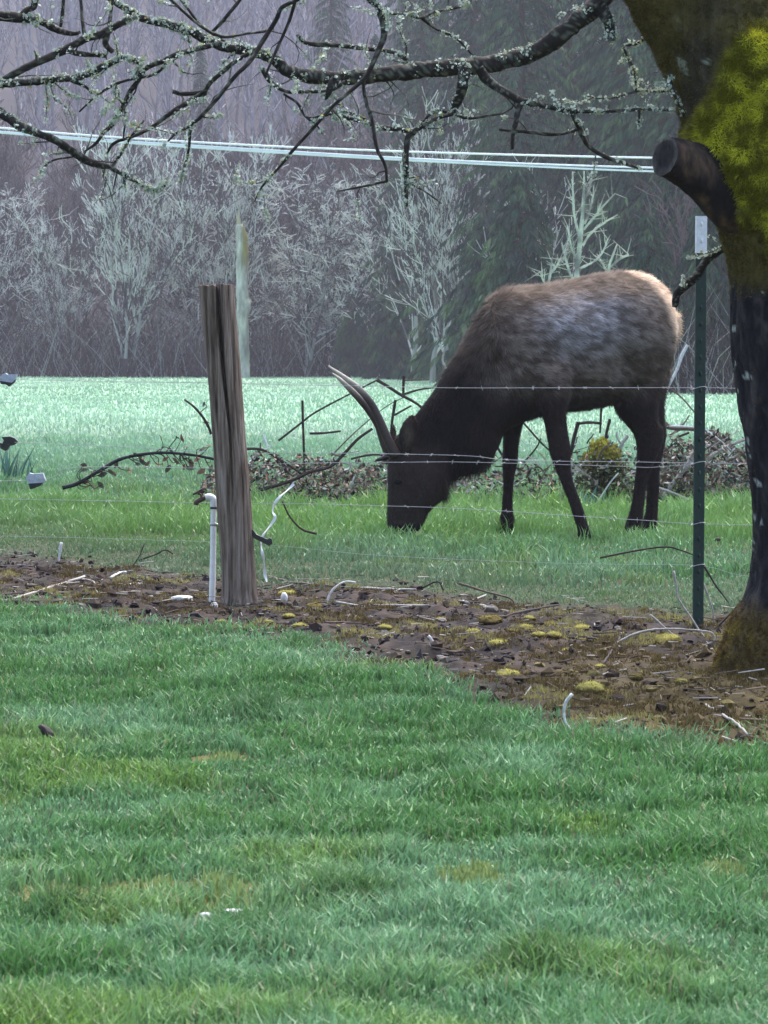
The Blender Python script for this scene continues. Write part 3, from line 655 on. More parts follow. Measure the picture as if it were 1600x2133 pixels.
spot = sst(.735, .75, fbm(V[:, 0] * 26, V[:, 1] * 26, V[:, 2] * 24, 2)) * sst(1250, 1000, v)
bark = mixc(bark, (.38, .42, .38), spot * .8)
tc = mixc(mixc(mixc(bark, (.10, .08, .022), ol), (.11, .075, .025), ro * .9), (.16, .16, .015), br)
part('trunk', V, f, M['bark'], tree, tc, True)
# moss fuzz on the trunk
tq = f[0]; NM = 130000
cenq = V[tq].mean(1); ok = (proj(cenq)[1] > -60)
qa = np.linalg.norm(np.cross(V[tq[:, 1]] - V[tq[:, 0]], V[tq[:, 3]] - V[tq[:, 0]]), axis=1) * ok
b1, o1, r1 = mossmask(cenq); qa = qa * (b1 * 1.0 + o1 * .55 + r1 * .6 + .002)
qi = RNG.choice(len(tq), NM, p=qa / qa.sum()); s_, t_ = RNG.random((2, NM, 1))
P = (V[tq[qi, 0]] * (1 - s_) + V[tq[qi, 1]] * s_) * (1 - t_) + (V[tq[qi, 3]] * (1 - s_) + V[tq[qi, 2]] * s_) * t_
nn = nrm(np.cross(V[tq[qi, 1]] - V[tq[qi, 0]], V[tq[qi, 3]] - V[tq[qi, 0]])); cm = V.reshape(nr, 132, 3).mean(1)[np.clip(tq[qi, 0] // 132, 0, nr - 1)]
nn = nn * np.sign((nn * (P - cm)).sum(1))[:, None]
b1, o1, r1 = mossmask(P); ln = (.008 + .016 * b1 + .006 * RNG.random(NM)) * (.6 + .8 * RNG.random(NM))
hv = nrm(nn + .55 * RNG.normal(size=(NM, 3)) + np.array([0, 0, -.25])) * ln[:, None]; sd = nrm(np.cross(hv, RNG.normal(size=(NM, 3)))) * (.0012 + .0013 * RNG.random(NM))[:, None]
cl = fbm(P[:, 0] * 25, P[:, 1] * 25, P[:, 2] * 25, 2)
mc = mixc(mixc((.07, .05, .018), (.15, .125, .03), cl), mixc((.2, .19, .012), (.72, .7, .06), sst(.32, .68, cl)), b1); mc = mixc(mc, mixc((.09, .055, .02), (.2, .16, .025), sst(.45, .65, cl)), r1 * (1 - b1))
mc = mc * (.6 + .8 * RNG.random(NM))[:, None]
part('moss', np.stack([P - sd, P + sd, P + hv], 1).reshape(-1, 3), np.arange(NM * 3).reshape(-1, 3), M['moss'], tree, np.repeat(mc, 3, 0), False, 'stuff')
# cut limb stub
rows = [(1520, 290, 1560, 520, TY - .06, .13), (1478, 300, 1502, 470, TY - .13, .095), (1450, 297, 1460, 424, TY - .18, .078), (1422, 290, 1420, 390, TY - .22, .07), (1400, 286, 1388, 370, TY - .25, .066), (1392, 286, 1378, 366, TY - .26, .064)]
V, f = loft(rows, 36, 6, (-.6, .8, 0), 2.0)
cc = mixc((.018, .015, .016), (.10, .065, .045), sst(.4, .7, fbm(V[:, 0] * 20, V[:, 1] * 20, V[:, 2] * 9))); V = V + (RNG.random(V.shape) - .5) * .003
st_ = part('limb_stub', V, [f[0], f[1]], M['bark'], tree, cc, True)
e = V[-36:]; c0 = e.mean(0); inn = c0 + (e - c0) * .86; ax = nrm(V[-36:].mean(0) - V[-72:-36].mean(0)); c1 = c0 - ax * .006
j = np.arange(36); j2 = (j + 1) % 36
part('cut_face', np.concatenate([e, inn + ax * .003, (c1 + (inn - c0) * .6), c1[None]]), [np.stack([j, j2, 36 + j2, 36 + j], -1), np.stack([36 + j, 36 + j2, 72 + j2, 72 + j], -1), np.stack([72 + j, 72 + j2, np.full(36, 108)], -1)], M['bark'], st_,
     np.concatenate([np.tile((.10, .09, .085), (36, 1)), np.tile((.06, .052, .05), (36, 1)), np.tile((.03, .026, .026), (37, 1))]))

# boughs: photo pixel, radius in pixels; third number is the depth offset of the bough
BR = {
 'M': ([(1400, -190, 34), (1345, -110, 28), (1290, -45, 24), (1238, 15, 21), (1200, 46, 20), (1150, 86, 19), (1100, 112, 18), (1040, 128, 18), (980, 138, 18), (920, 140, 17), (850, 148, 17), (780, 158, 16), (700, 163, 15), (640, 157, 14), (600, 146, 13), (572, 124, 12), (530, 108, 11), (480, 102, 10), (440, 88, 10), (400, 68, 9.5), (350, 52, 8.5), (300, 40, 7.5), (262, 18, 7), (222, -8, 6), (150, -50, 4)], 0),
 'N': ([(1245, 5, 15), (1262, 30, 13), (1272, 58, 11), (1274, 85, 8)], -.05),
 'J': ([(970, 140, 13), (965, 170, 12), (958, 200, 10.5), (946, 222, 8.5), (942, 240, 6)], -.05),
 'K': ([(998, 142, 11), (1020, 170, 10), (1050, 190, 9), (1085, 210, 8), (1120, 217, 6.5), (1160, 225, 6.5), (1190, 232, 5.5), (1240, 232, 4), (1290, 230, 3.6), (1340, 228, 3.4), (1400, 232, 2.4)], -.1),
 'K2': ([(1084, 210, 7), (1075, 250, 5.6), (1068, 280, 5), (1066, 312, 4)], -.1),
 'K3': ([(1188, 232, 5.5), (1205, 262, 5.6), (1225, 300, 5), (1260, 325, 4.6), (1300, 340, 4), (1332, 350, 2.4)], -.1),
 'K4': ([(1332, 229, 3), (1331, 262, 2.6)], -.1),
 'K5': ([(1209, 264, 3.4), (1200, 270, 3.4), (1185, 275, 3.4), (1150, 280, 4), (1090, 275, 4), (1040, 270, 3)], -.1),
 'L': ([(944, 236, 4), (900, 250, 4.6), (880, 262, 5), (862, 275, 6), (849, 290, 6.4), (846, 330, 5.6), (847, 370, 5.4), (846, 430, 4)], -.1),
 'L1': ([(860, 274, 5), (830, 270, 5), (790, 265, 5), (760, 255, 4), (720, 245, 3.4), (690, 232, 2.6)], -.1),
 'L2': ([(846, 378, 2), (880, 396, 2), (920, 425, 1.5)], -.1),
 'L4': ([(870, 268, 3), (900, 235, 3), (930, 232, 3), (975, 246, 3), (1020, 240, 2.6), (1050, 236, 2)], -.06),
 'I': ([(755, -25, 6), (770, -2, 7), (788, 14, 8), (798, 45, 8), (800, 72, 7), (790, 100, 6), (765, 156, 5), (740, 182, 4.4), (690, 226, 4), (660, 260, 3.8), (620, 303, 3.4), (580, 350, 3), (545, 390, 2), (530, 420, 1.5)], -.45),
 'I2': ([(757, 165, 4), (758, 190, 4), (766, 225, 4), (775, 250, 4), (785, 310, 4), (802, 345, 3.6), (806, 380, 3)], -.45),
 'I3': ([(806, 378, 3), (760, 388, 2.6), (700, 400, 1.6)], -.45),
 'G': ([(650, -25, 5), (620, -3, 5), (587, 14, 5), (575, 38, 5), (545, 88, 5), (520, 130, 4.8), (490, 162, 4.6), (450, 210, 4.4), (415, 246, 4), (398, 262, 4), (393, 310, 3), (381, 355, 2.6), (374, 380, 1.6)], -.55),
 'G2': ([(616, -3, 4), (602, 40, 3.6), (576, 100, 3.4), (552, 160, 2.4)], -.55),
 'G3': ([(400, 260, 3), (370, 276, 2.6), (343, 304, 1.6)], -.55),
 'G4': ([(560, 62, 3), (520, 70, 3), (470, 78, 3), (430, 62, 3), (400, 40, 3), (360, 4, 3), (345, -12, 3)], -.5),
 'E': ([(440, 95, 6), (402, 105, 5.8), (370, 114, 5.8), (340, 128, 5.8), (312, 138, 5.6), (296, 150, 5.6), (286, 170, 5.6), (270, 192, 5.4), (258, 216, 4.8), (246, 240, 4.6), (232, 262, 5), (216, 276, 4), (200, 297, 3.6), (176, 316, 2)], -.1),
 'E2': ([(352, 124, 3), (335, 146, 3), (310, 158, 3), (270, 166, 3), (230, 180, 3), (200, 202, 2.4), (166, 234, 1.6)], -.1),
 'E3': ([(258, 214, 3), (262, 250, 2.4), (258, 290, 2)], -.1),
 'H': ([(520, 112, 5), (490, 130, 4.6), (466, 150, 5), (440, 172, 5), (426, 190, 5), (400, 206, 5.4), (370, 226, 5.4), (350, 240, 5), (320, 262, 4), (280, 285, 3.6), (238, 298, 3.4), (222, 320, 2)], -.2),
 'H2': ([(400, 203, 5), (430, 192, 5), (380, 195, 5), (360, 190, 4)], -.15),
 'P1': ([(872, 146, 4), (845, 122, 4), (820, 108, 4), (770, 101, 4.4), (740, 98, 5), (690, 93, 5.4), (640, 88, 5), (618, 70, 3)], .05),
 'P2': ([(700, 164, 9), (690, 180, 9), (684, 195, 7), (676, 207, 4)], -.05),
 'P3': ([(545, 140, 5), (562, 168, 5), (596, 190, 4), (640, 190, 4), (690, 188, 4), (720, 170, 4)], -.05),
 'P4': ([(590, 195, 3), (620, 215, 3), (640, 245, 2.8), (680, 240, 2.6), (720, 234, 2.4), (765, 250, 2)], -.05),
 'P5': ([(640, 246, 2.6), (660, 262, 2), (672, 280, 1.6)], -.05),
 'O': ([(1000, -18, 3), (978, 4, 2.8), (958, 15, 2.8), (905, 25, 3), (878, 38, 3), (842, 30, 2.6), (802, 28, 2.4)], .2),
 'O2': ([(878, 38, 3), (910, 60, 2.8), (950, 80, 2.6), (986, 116, 2)], .2),
 'O3': ([(480, 100, 5), (450, 75, 4), (420, 55, 3), (385, 10, 3), (365, -15, 3)], .2),
 'O4': ([(515, -25, 4), (500, 0, 4), (485, 20, 4), (465, 45, 4), (440, 70, 3)], .3),
 'Q1': ([(1360, 60, 3), (1330, 90, 3), (1300, 100, 2.6), (1320, 150, 2.6), (1325, 190, 2)], .3),
 'Q2': ([(1420, 180, 3), (1380, 190, 2.6), (1330, 190, 2.4), (1270, 205, 2), (1220, 200, 1.6)], .3),
 'Q3': ([(1395, 150, 3), (1405, 200, 3), (1425, 245, 3)], -.12),
 'S': ([(1535, 505, 9), (1500, 522, 8), (1475, 540, 9), (1450, 575, 9), (1425, 596, 9.5), (1410, 612, 8.5), (1405, 640, 6)], .25),
}
BL = {
 'B': ([(285, 34, 6), (240, 56, 7.5), (210, 72, 9), (178, 80, 8.5), (140, 101, 8.5), (75, 131, 8), (20, 160, 8), (-60, 200, 9), (-220, 280, 14)], -.35),
 'B2': ([(228, 62, 5), (220, 90, 7), (235, 108, 6)], -.35),
 'B3': ([(228, 58, 4), (230, 30, 4), (233, -15, 3)], -.35),
 'B4': ([(178, 80, 4), (171, 40, 4), (164, -15, 3)], -.35),
 'B5': ([(125, 55, 3), (128, 30, 4), (131, -15, 3.5)], -.3),
 'C': ([(-220, 60, 16), (-60, 34, 12), (0, 35, 11), (40, 37, 10), (82, 42, 8), (112, 58, 7), (150, 70, 5), (168, 66, 3)], -.25),
 'C2': ([(40, 37, 8), (55, 20, 7), (70, 12, 6), (78, -15, 5)], -.25),
 'D': ([(-220, 205, 14), (-60, 180, 9), (0, 175, 8.4), (60, 173, 8), (110, 167, 7.6), (160, 163, 7.4), (200, 146, 7.4), (238, 128, 6.6), (262, 121, 5), (300, 136, 3)], -.45),
 'D2': ([(150, 168, 5), (180, 182, 3), (192, 196, 2)], -.45),
 'D3': ([(140, 105, 5), (170, 112, 6), (200, 114, 5), (222, 116, 5)], -.4),
 'D4': ([(78, 128, 3), (74, 112, 2), (70, 104, 1)], -.4),
 'F': ([(-220, 130, 15), (-60, 200, 11), (0, 233, 10.5), (40, 262, 9.5), (80, 278, 8.5), (120, 295, 8), (150, 315, 8), (182, 335, 8.5), (214, 345, 6.5), (235, 352, 5), (270, 372, 4), (300, 388, 3.6), (322, 398, 3.4), (338, 392, 3), (346, 376, 2)], -.5),
 'F2': ([(233, 350, 3), (255, 318, 3), (275, 285, 2.6), (300, 250, 2)], -.5),
 'F3': ([(152, 326, 2), (110, 335, 2), (84, 358, 1.5)], -.5),
 'F4': ([(262, 368, 2), (262, 395, 1.4)], -.5),
}
lich_pts = {}
def bough(key, pts, dy, parent, store):
    V, f, P, r = pxtube([(a, b, c) for a, b, c in pts], TY + dy, 14 if pts[0][2] > 8 else 7, 12 if pts[0][2] > 8 else 6, .26 if pts[0][2] > 6 else .2, hash(key) % 97 if False else len(key) * 7.0, 1.4)
    wob = (np.stack([fbm(P[:, 0] * 6 + k * 9, P[:, 2] * 6, k, 2) for k in (1, 2, 3)], -1) - .5) * .5
    n_ = len(V) // len(P); V = V + (wob * np.array([0, .25, 0])).repeat(n_, 0)
    P = P + wob * np.array([0, .25, 0])
    g = fbm(V[:, 0] * 22, V[:, 1] * 22, V[:, 2] * 22, 2)
    cc = mixc((.008, .006, .006), (.03, .024, .019), g); cc = mixc(cc, (.3, .33, .25), sst(.60, .66, fbm(V[:, 0] * 110 + 5, V[:, 1] * 110, V[:, 2] * 110, 2)) * .35)
    store.append((P, r)); return part('limb' if key == 'M' else 'branch', V, f, M['branch'], parent, cc, True)
def twigs(store, parent, per_m, seed):
    """fine side twigs grown from the boughs, as one uncountable spray"""
    rg = np.random.default_rng(seed); S = []; out = []
    for P, r in store:
        L = np.linalg.norm(np.diff(P, axis=0), axis=1).sum()
        for _ in range(int(L * per_m + rg.random())):
            i = rg.integers(0, len(P) - 1); p = P[i]; d = nrm(rg.normal(size=3) * [1, .6, .9] + [-.25, 0, -.35]); ln = rg.uniform(.06, .26); rr = min(r[i] * .5, .0032); m = 5; q = [p]
            for k in range(m):
                d = nrm(d + rg.normal(size=3) * .28); q.append(q[-1] + d * ln / m)
                S.append([*q[-2], *q[-1], rr * (1 - k / (m + 1)), rr * (1 - (k + 1) / (m + 1))])
            out.append((np.array(q), np.linspace(rr, rr * .3, m + 1)))
    V, f, _ = segs_mesh(S, 4); cc = mixc((.02, .016, .015), (.14, .14, .11), sst(.4, .75, fbm(V[:, 0] * 15, V[:, 1] * 15, V[:, 2] * 15, 2)))
    part('twigs', V, f, M['branch'], parent, cc, False, 'stuff'); return out
def lichen(store, parent, per_m, seed, mx=.0085):
    rg = np.random.default_rng(seed); C_, D_, Z = [], [], []
    for P, r in store:
        L = np.linalg.norm(np.diff(P, axis=0), axis=1).sum()
        for _ in range(int(L * per_m * (1 + 2.2 * sst(.012, .03, r.max())))):
            i = rg.integers(0, len(P) - 1); t = rg.random(); p = P[i] * (1 - t) + P[i + 1] * t
            if fbm(p[0] * 5, p[1] * 5, p[2] * 5 + seed, 2) < .44: continue
            d = nrm(rg.normal(size=3) + [0, -.3, .55]); c = p + d * r[i] * .95
            for _ in range(rg.integers(4, 10)): C_.append(c + rg.normal(size=3) * .005); D_.append(nrm(d + rg.normal(size=3) * .7)); Z.append(rg.uniform(.35, 1) * mx)
    C_, D_, Z = np.array(C_), np.array(D_), np.array(Z); n = len(C_)
    X = nrm(np.cross(D_, rg.normal(size=(n, 3)))); Yv = np.cross(D_, X); ang = np.arange(5) * 2 * math.pi / 5
    rad = Z[:, None] * rg.uniform(.5, 1.0, (n, 5)); V = C_[:, None] + (X[:, None] * np.cos(ang)[None, :, None] + Yv[:, None] * np.sin(ang)[None, :, None]) * rad[..., None] + D_[:, None] * rg.uniform(-.3, .6, (n, 5))[..., None] * Z[:, None, None]
    cc = mixc((.3, .37, .28), (.68, .74, .64), rg.random(n)); yl = rg.random(n) < .06; cc[yl] = (.38, .37, .12)
    part('lichen', V.reshape(-1, 3), np.arange(n * 5).reshape(-1, 5), M['lichen'], parent, np.repeat(cc, 5, 0), False, 'stuff')
st1 = []
for k, (p, dy) in BR.items(): bough(k, p, dy, tree, st1)
tw = twigs(st1, tree, 7, 5); lichen(st1 + tw, tree, 85, 6)
# the neighbouring tree whose boughs reach in from the left
TL = np.array([xat(-340, TY - .35), TY - .35, 0.0]); TL[2] = zat(*TL[:2])
tree2 = thing('lichen_tree', TL, 'lichen crusted tree whose dark boughs reach over the field above the insulators', 'tree')
V, f = loft([(-470, 1480, -190, 1480, TY - .35, .24), (-450, 1400, -215, 1400, TY - .35, .2), (-430, 1250, -240, 1250, TY - .35, .16), (-420, 900, -240, 900, TY - .35, .15), (-410, 500, -245, 500, TY - .35, .14), (-390, 200, -215, 200, TY - .35, .13), (-370, 0, -215, 0, TY - .35, .12), (-360, -300, -250, -300, TY - .35, .08), (-350, -600, -290, -600, TY - .35, .05)], 36, 6)
cen = V.reshape(-1, 36, 3).mean(1).repeat(36, 0); V = V + nrm(V - cen) * (.04 * (fbm(V[:, 0] * 14, V[:, 1] * 14, V[:, 2] * 4, 3) - .5))[:, None]
part('trunk', V, f, M['bark'], tree2, mixc((.014, .013, .016), (.06, .052, .05), fbm(V[:, 0] * 14, V[:, 1] * 14, V[:, 2] * 3)), True)
st2 = []
for k, (p, dy) in BL.items(): bough(k, p, dy, tree2, st2)
tw = twigs(st2, tree2, 7, 8); lichen(st2 + tw, tree2, 75, 9)

# ------------------------------------------------------------------ brush pile behind the elk
PY = 26.2
bp = thing('brush_pile', G(1000, 1045), 'long tangled pile of dead sticks and brown leaves behind the elk', 'brush pile')
DK, MD, PA, WH = (.035, .024, .022), (.12, .09, .07), (.33, .31, .28), (.62, .62, .6)
STICKS = [([(580, 918), (630, 879), (660, 857), (732, 819), (785, 792)], 2.6, DK, -.4), ([(630, 834), (631, 878), (633, 935), (635, 985)], 3, DK, -.3), ([(505, 936), (538, 935), (561, 944), (600, 968), (632, 990)], 3.4, DK, -.5),
 ([(547, 906), (552, 916), (557, 930)], 3.4, WH, -.3), ([(584, 953), (598, 985)], 4, DK, -.4), ([(535, 1022), (601, 1004), (644, 984), (688, 972), (716, 946), (745, 915), (776, 893)], 4.4, DK, -.7), ([(731, 956), (776, 947), (820, 950)], 2.6, DK, -.2),
 ([(645, 903), (676, 902), (710, 898)], 3, DK, .2), ([(785, 791), (813, 808), (836, 823), (870, 842), (900, 870)], 4, DK, -.1), ([(836, 823), (872, 812), (905, 807)], 2.6, DK, 0), ([(841, 783), (840, 822)], 3, DK, .2), ([(840, 792), (895, 791)], 2, MD, .2),
 ([(824, 833), (817, 876), (815, 900)], 3, DK, .1), ([(821, 865), (857, 845)], 2.6, DK, 0), ([(690, 950), (740, 900), (800, 850), (840, 828)], 1.6, MD, .1),
 ([(1432, 718), (1420, 742), (1412, 766), (1399, 792), (1386, 822), (1380, 855), (1381, 897)], 4, WH, .1), ([(1392, 805), (1422, 830), (1446, 858)], 2.2, MD, .1), ([(1355, 866), (1380, 880), (1400, 891), (1445, 893), (1470, 905), (1510, 925), (1545, 942)], 7, MD, .0), ([(1395, 887), (1420, 888), (1446, 890)], 3, WH, -.12),
 ([(1410, 911), (1436, 901)], 3, DK, -.2), ([(1447, 938), (1432, 970), (1400, 1010), (1368, 1054)], 6.5, PA, -.5), ([(1474, 957), (1510, 932), (1556, 914)], 4.4, PA, -.3), ([(1528, 953), (1552, 939)], 3, PA, -.3), ([(1372, 1016), (1410, 1030), (1445, 1047), (1470, 1058), (1495, 1075), (1516, 1102)], 3.4, PA, -1.2),
 ([(1205, 879), (1195, 915), (1189, 948)], 4.4, DK, -.1), ([(1204, 882), (1228, 880), (1254, 882)], 4, DK, .1), ([(1253, 848), (1250, 902)], 2.6, DK, .1), ([(1271, 873), (1261, 920), (1259, 1024)], 3.2, DK, -.2),
 ([(1308, 908), (1296, 925), (1288, 946), (1300, 982), (1310, 1022), (1316, 1044)], 4, PA, -.3), ([(1296, 928), (1286, 912), (1284, 900)], 2.4, PA, -.3), ([(1183, 938), (1190, 990)], 4, PA, -.4), ([(1190, 968), (1215, 985), (1244, 1004)], 2.6, PA, -.5), ([(1090, 880), (1130, 925), (1160, 950)], 2.4, DK, 0),
 ([(930, 770), (922, 750), (926, 730)], 2.4, PA, .4), ([(1035, 930), (1060, 965), (1100, 985)], 3, DK, -.2)]
def pile_h(u): return np.interp(u, [200, 440, 560, 700, 820, 1000, 1180, 1300, 1400, 1500, 1700], [10, 65, 115, 105, 95, 80, 120, 130, 155, 160, 140])
for _ in range(225):
    u0 = random.choice([random.uniform(430, 840), random.uniform(930, 1200), random.uniform(1170, 1620), random.uniform(1180, 1620)]); v0 = 1046 - random.random() ** 1.2 * pile_h(u0); a = random.uniform(-.9, .9) if random.random() < .75 else random.uniform(-1.6, 1.6); L = random.uniform(18, 75)
    pts = [(u0, v0)]
    for k in range(3):
        a += random.uniform(-.3, .3); pts.append((pts[-1][0] + L / 3 * math.cos(a), min(pts[-1][1] + L / 3 * math.sin(a), 1046)))
    STICKS.append((pts, random.uniform(.9, 2.4), random.choice([DK, DK, MD, MD, PA, PA, (.2, .15, .11), WH]), random.uniform(-.7, .7)))
for pts, rr, c, dy in STICKS:
    n_ = len(pts); V, f, P, r = pxtube([(a, b, rr * (1 - .35 * i / n_)) for i, (a, b) in enumerate(pts)], PY + dy, 6, 3, .2)
    part('stick', V, f, M['branch'], bp, np.asarray(c) * (.75 + .5 * fbm(V[:, 0] * 9, V[:, 1] * 9, V[:, 2] * 9, 2))[:, None])
def leafcards(cen, size, cols, rg):
    n = len(cen); D_ = nrm(rg.normal(size=(n, 3))); X = nrm(np.cross(D_, rg.normal(size=(n, 3)))); Yv = np.cross(D_, X); s = size[:, None]
    V = np.stack([cen - X * s, cen - Yv * s * .45 + D_ * s * .15, cen + X * s, cen + Yv * s * .45 + D_ * s * .15], 1)
    return V.reshape(-1, 3), np.arange(n * 4).reshape(-1, 4), np.repeat(cols, 4, 0)
rg = np.random.default_rng(12); n = 12500; uu = np.where(rg.random(n) < .38, rg.uniform(420, 860, n), np.where(rg.random(n) < .4, rg.uniform(900, 1640, n), rg.uniform(1340, 1640, n))); vv = 1050 - rg.random(n) ** 1.25 * pile_h(uu) * (.45 + .9 * fbm(uu / 30, uu * 0 + 3)); dd = rg.uniform(-.7, .9, n)
cen = np.array([at(a, b, PY + c) for a, b, c in zip(uu, vv, dd)])
pal = np.array([(.12, .09, .065), (.2, .15, .11), (.05, .04, .035), (.28, .24, .19), (.28, .15, .1), (.02, .02, .02), (.42, .42, .4), (.08, .11, .05), (.11, .17, .13)])
cols = pal[rg.choice(9, n, p=[.15, .15, .13, .16, .05, .12, .10, .08, .06])] * (.6 + .7 * rg.random((n, 1)))
V, f, C = leafcards(cen, rg.uniform(.01, .036, n), cols, rg); part('dead_leaves', V, f, M['litter'], bp, C, False, 'stuff')
# low shrub in the pile with yellow-green leaves
sh = thing('shrub', G(1255, 1046), 'small olive shrub with yellow green top between the legs of the elk', 'shrub')
n = 1500; uu = rg.normal(1255, 27, n); vv = 895 + np.abs(rg.normal(0, 55, n)) + ((uu - 1255) / 30) ** 2 * 22 + 34 * fbm(uu / 11, uu * 0); ok = vv < 1045; uu, vv = uu[ok], vv[ok]; n = len(uu)
cen = np.array([at(a, b, PY - .35 + c) for a, b, c in zip(uu, vv, rg.normal(0, .1, n))]); cols = mixc((.23, .22, .03), (.05, .06, .025), sst(920, 985, vv)) * (.6 + .7 * rg.random((n, 1)))
V, f, C = leafcards(cen, rg.uniform(.012, .03, n), cols, rg); part('foliage', V, f, M['moss'], sh, C, False, 'stuff')
for k in range(7):
    u0 = random.uniform(1240, 1270); V, f, P, r = pxtube([(u0, 1048, 2.5), (u0 + random.uniform(-10, 10), 990, 2), (u0 + random.uniform(-28, 28), 920, 1.2)], PY - .35, 6, 3); part('stem', V, f, M['branch'], sh, np.tile(MD, (len(V), 1)))

# bramble canes left of the wooden post
def cane(name, pts, rpx, Y, col, label, cat, group=None, leaves=None, up=False, base=None):
    n_ = len(pts); V, f, P, r = pxtube([(a, b, rpx * (1 - .45 * i / n_)) for i, (a, b) in enumerate(pts)], Y, 7, 4, .2, 3)
    C = np.asarray(col) * (.7 + .6 * fbm(V[:, 0] * 12, V[:, 1] * 12, V[:, 2] * 12, 2))[:, None]
    if leaves is None: return solo(name, V, f, M['branch'], P[0], label, cat, group, C, True)
    t = thing(name, P[0], label, cat, group); part('stem', V, f, M['branch'], t, C, True)
    for a, b, s in leaves:
        c = at(a, b, Y); root = P[np.argmin(np.linalg.norm(P - c - (P[0] - P[-1]) * .06, axis=1))]; Vp, fp = tube(smooth_path(np.array([root, (root + c) / 2 + rg.normal(size=3) * .02, c]), 3), [.0035, .003, .003, .003, .0025, .0025, .002], 4); part('stalk', Vp, fp, M['branch'], t, np.tile((.05, .035, .03), (len(Vp), 1)))
        c = at(a, b, Y); X = nrm(rg.normal(size=3)); Z = nrm(np.cross(X, rg.normal(size=3))); D_ = np.cross(X, Z); s_ = s * Y / F
        V = np.stack([c - X * s_, c - X * .2 * s_ - Z * s_ * .5 + D_ * .2 * s_, c + X * s_ * .6 - Z * s_ * .35, c + X * s_ * 1.1, c + X * s_ * .5 + Z * s_ * .4, c - X * .3 * s_ + Z * s_ * .5 + D_ * .2 * s_])
        part('leaf', V, [np.arange(6)[None]], M['litter'], t, np.tile(random.choice([(.16, .1, .07), (.22, .13, .09), (.1, .1, .07), (.24, .12, .08), (.12, .15, .11)]), (6, 1)))
    return t
cane('bramble', [(130, 1016), (160, 1008), (198, 986), (228, 968), (255, 955), (300, 946), (345, 943), (410, 949), (470, 962)], 4.6, 20.5, (.02, .02, .025), 'dark arching bramble cane with brown leaves behind the white pipe', 'bramble', None,
     [(a := random.uniform(170, 455), np.interp(a, [130, 160, 198, 228, 255, 300, 345, 410, 470], [1016, 1008, 986, 968, 955, 946, 943, 949, 962]) + random.choice([-1, 1, 1, 1]) * random.uniform(5, 34), random.uniform(6, 12)) for _ in range(46)])
cane('bramble', [(440, 905), (436, 893), (425, 872), (405, 848), (384, 832)], 3.4, 21.0, DK, 'short dark cane poking out beside the wooden post top left', 'bramble', None, [(430, 880, 7), (425, 842, 6)])
cane('bramble', [(730, 1020), (660, 1112), (630, 1103), (605, 1078), (588, 1044)][1:], 2.6, 18.5, DK, 'thin bent dark cane in the grass beside the white tape', 'bramble')
cane('bramble', [(1250, 1162), (1320, 1148), (1385, 1139), (1418, 1146), (1450, 1158)], 2.2, 17.0, DK, 'thin arching cane in the grass running to the steel post', 'bramble')

def leaf_clump(u, v, n, hpx, label):
    g = G(u, v); Yc = g[1]; t = thing('leafy_clump', g, label, 'plant', 'clumps of upright leaves')
    for k in range(n):
        b_ = g + [RNG.normal(0, .09), RNG.normal(0, .09), -.01]; d = np.array([RNG.normal(0, .3), RNG.normal(0, .3), 1.0]); h_ = hpx * Yc / F * RNG.uniform(.55, 1.1); q = np.array([b_, b_ + d * h_ * .5, b_ + d * h_ + [d[0] * h_ * .3, 0, -.04 * h_]]); W2 = np.array([math.cos(k), math.sin(k), 0]) * .009
        part('leaf', np.array([q[0] - W2, q[0] + W2, q[1] - W2, q[1] + W2, q[2]]), [np.array([[0, 1, 3, 2]]), np.array([[2, 3, 4]])], M['grass'], t, np.array([(.05, .13, .10)] * 4 + [(.1, .2, .16)]) * RNG.uniform(.6, 1.3))
leaf_clump(22, 1012, 34, 95, 'clump of upright blue green leaves under the grey insulator')
leaf_clump(1222, 1066, 22, 55, 'small clump of blue green leaves behind the near foreleg of elk')

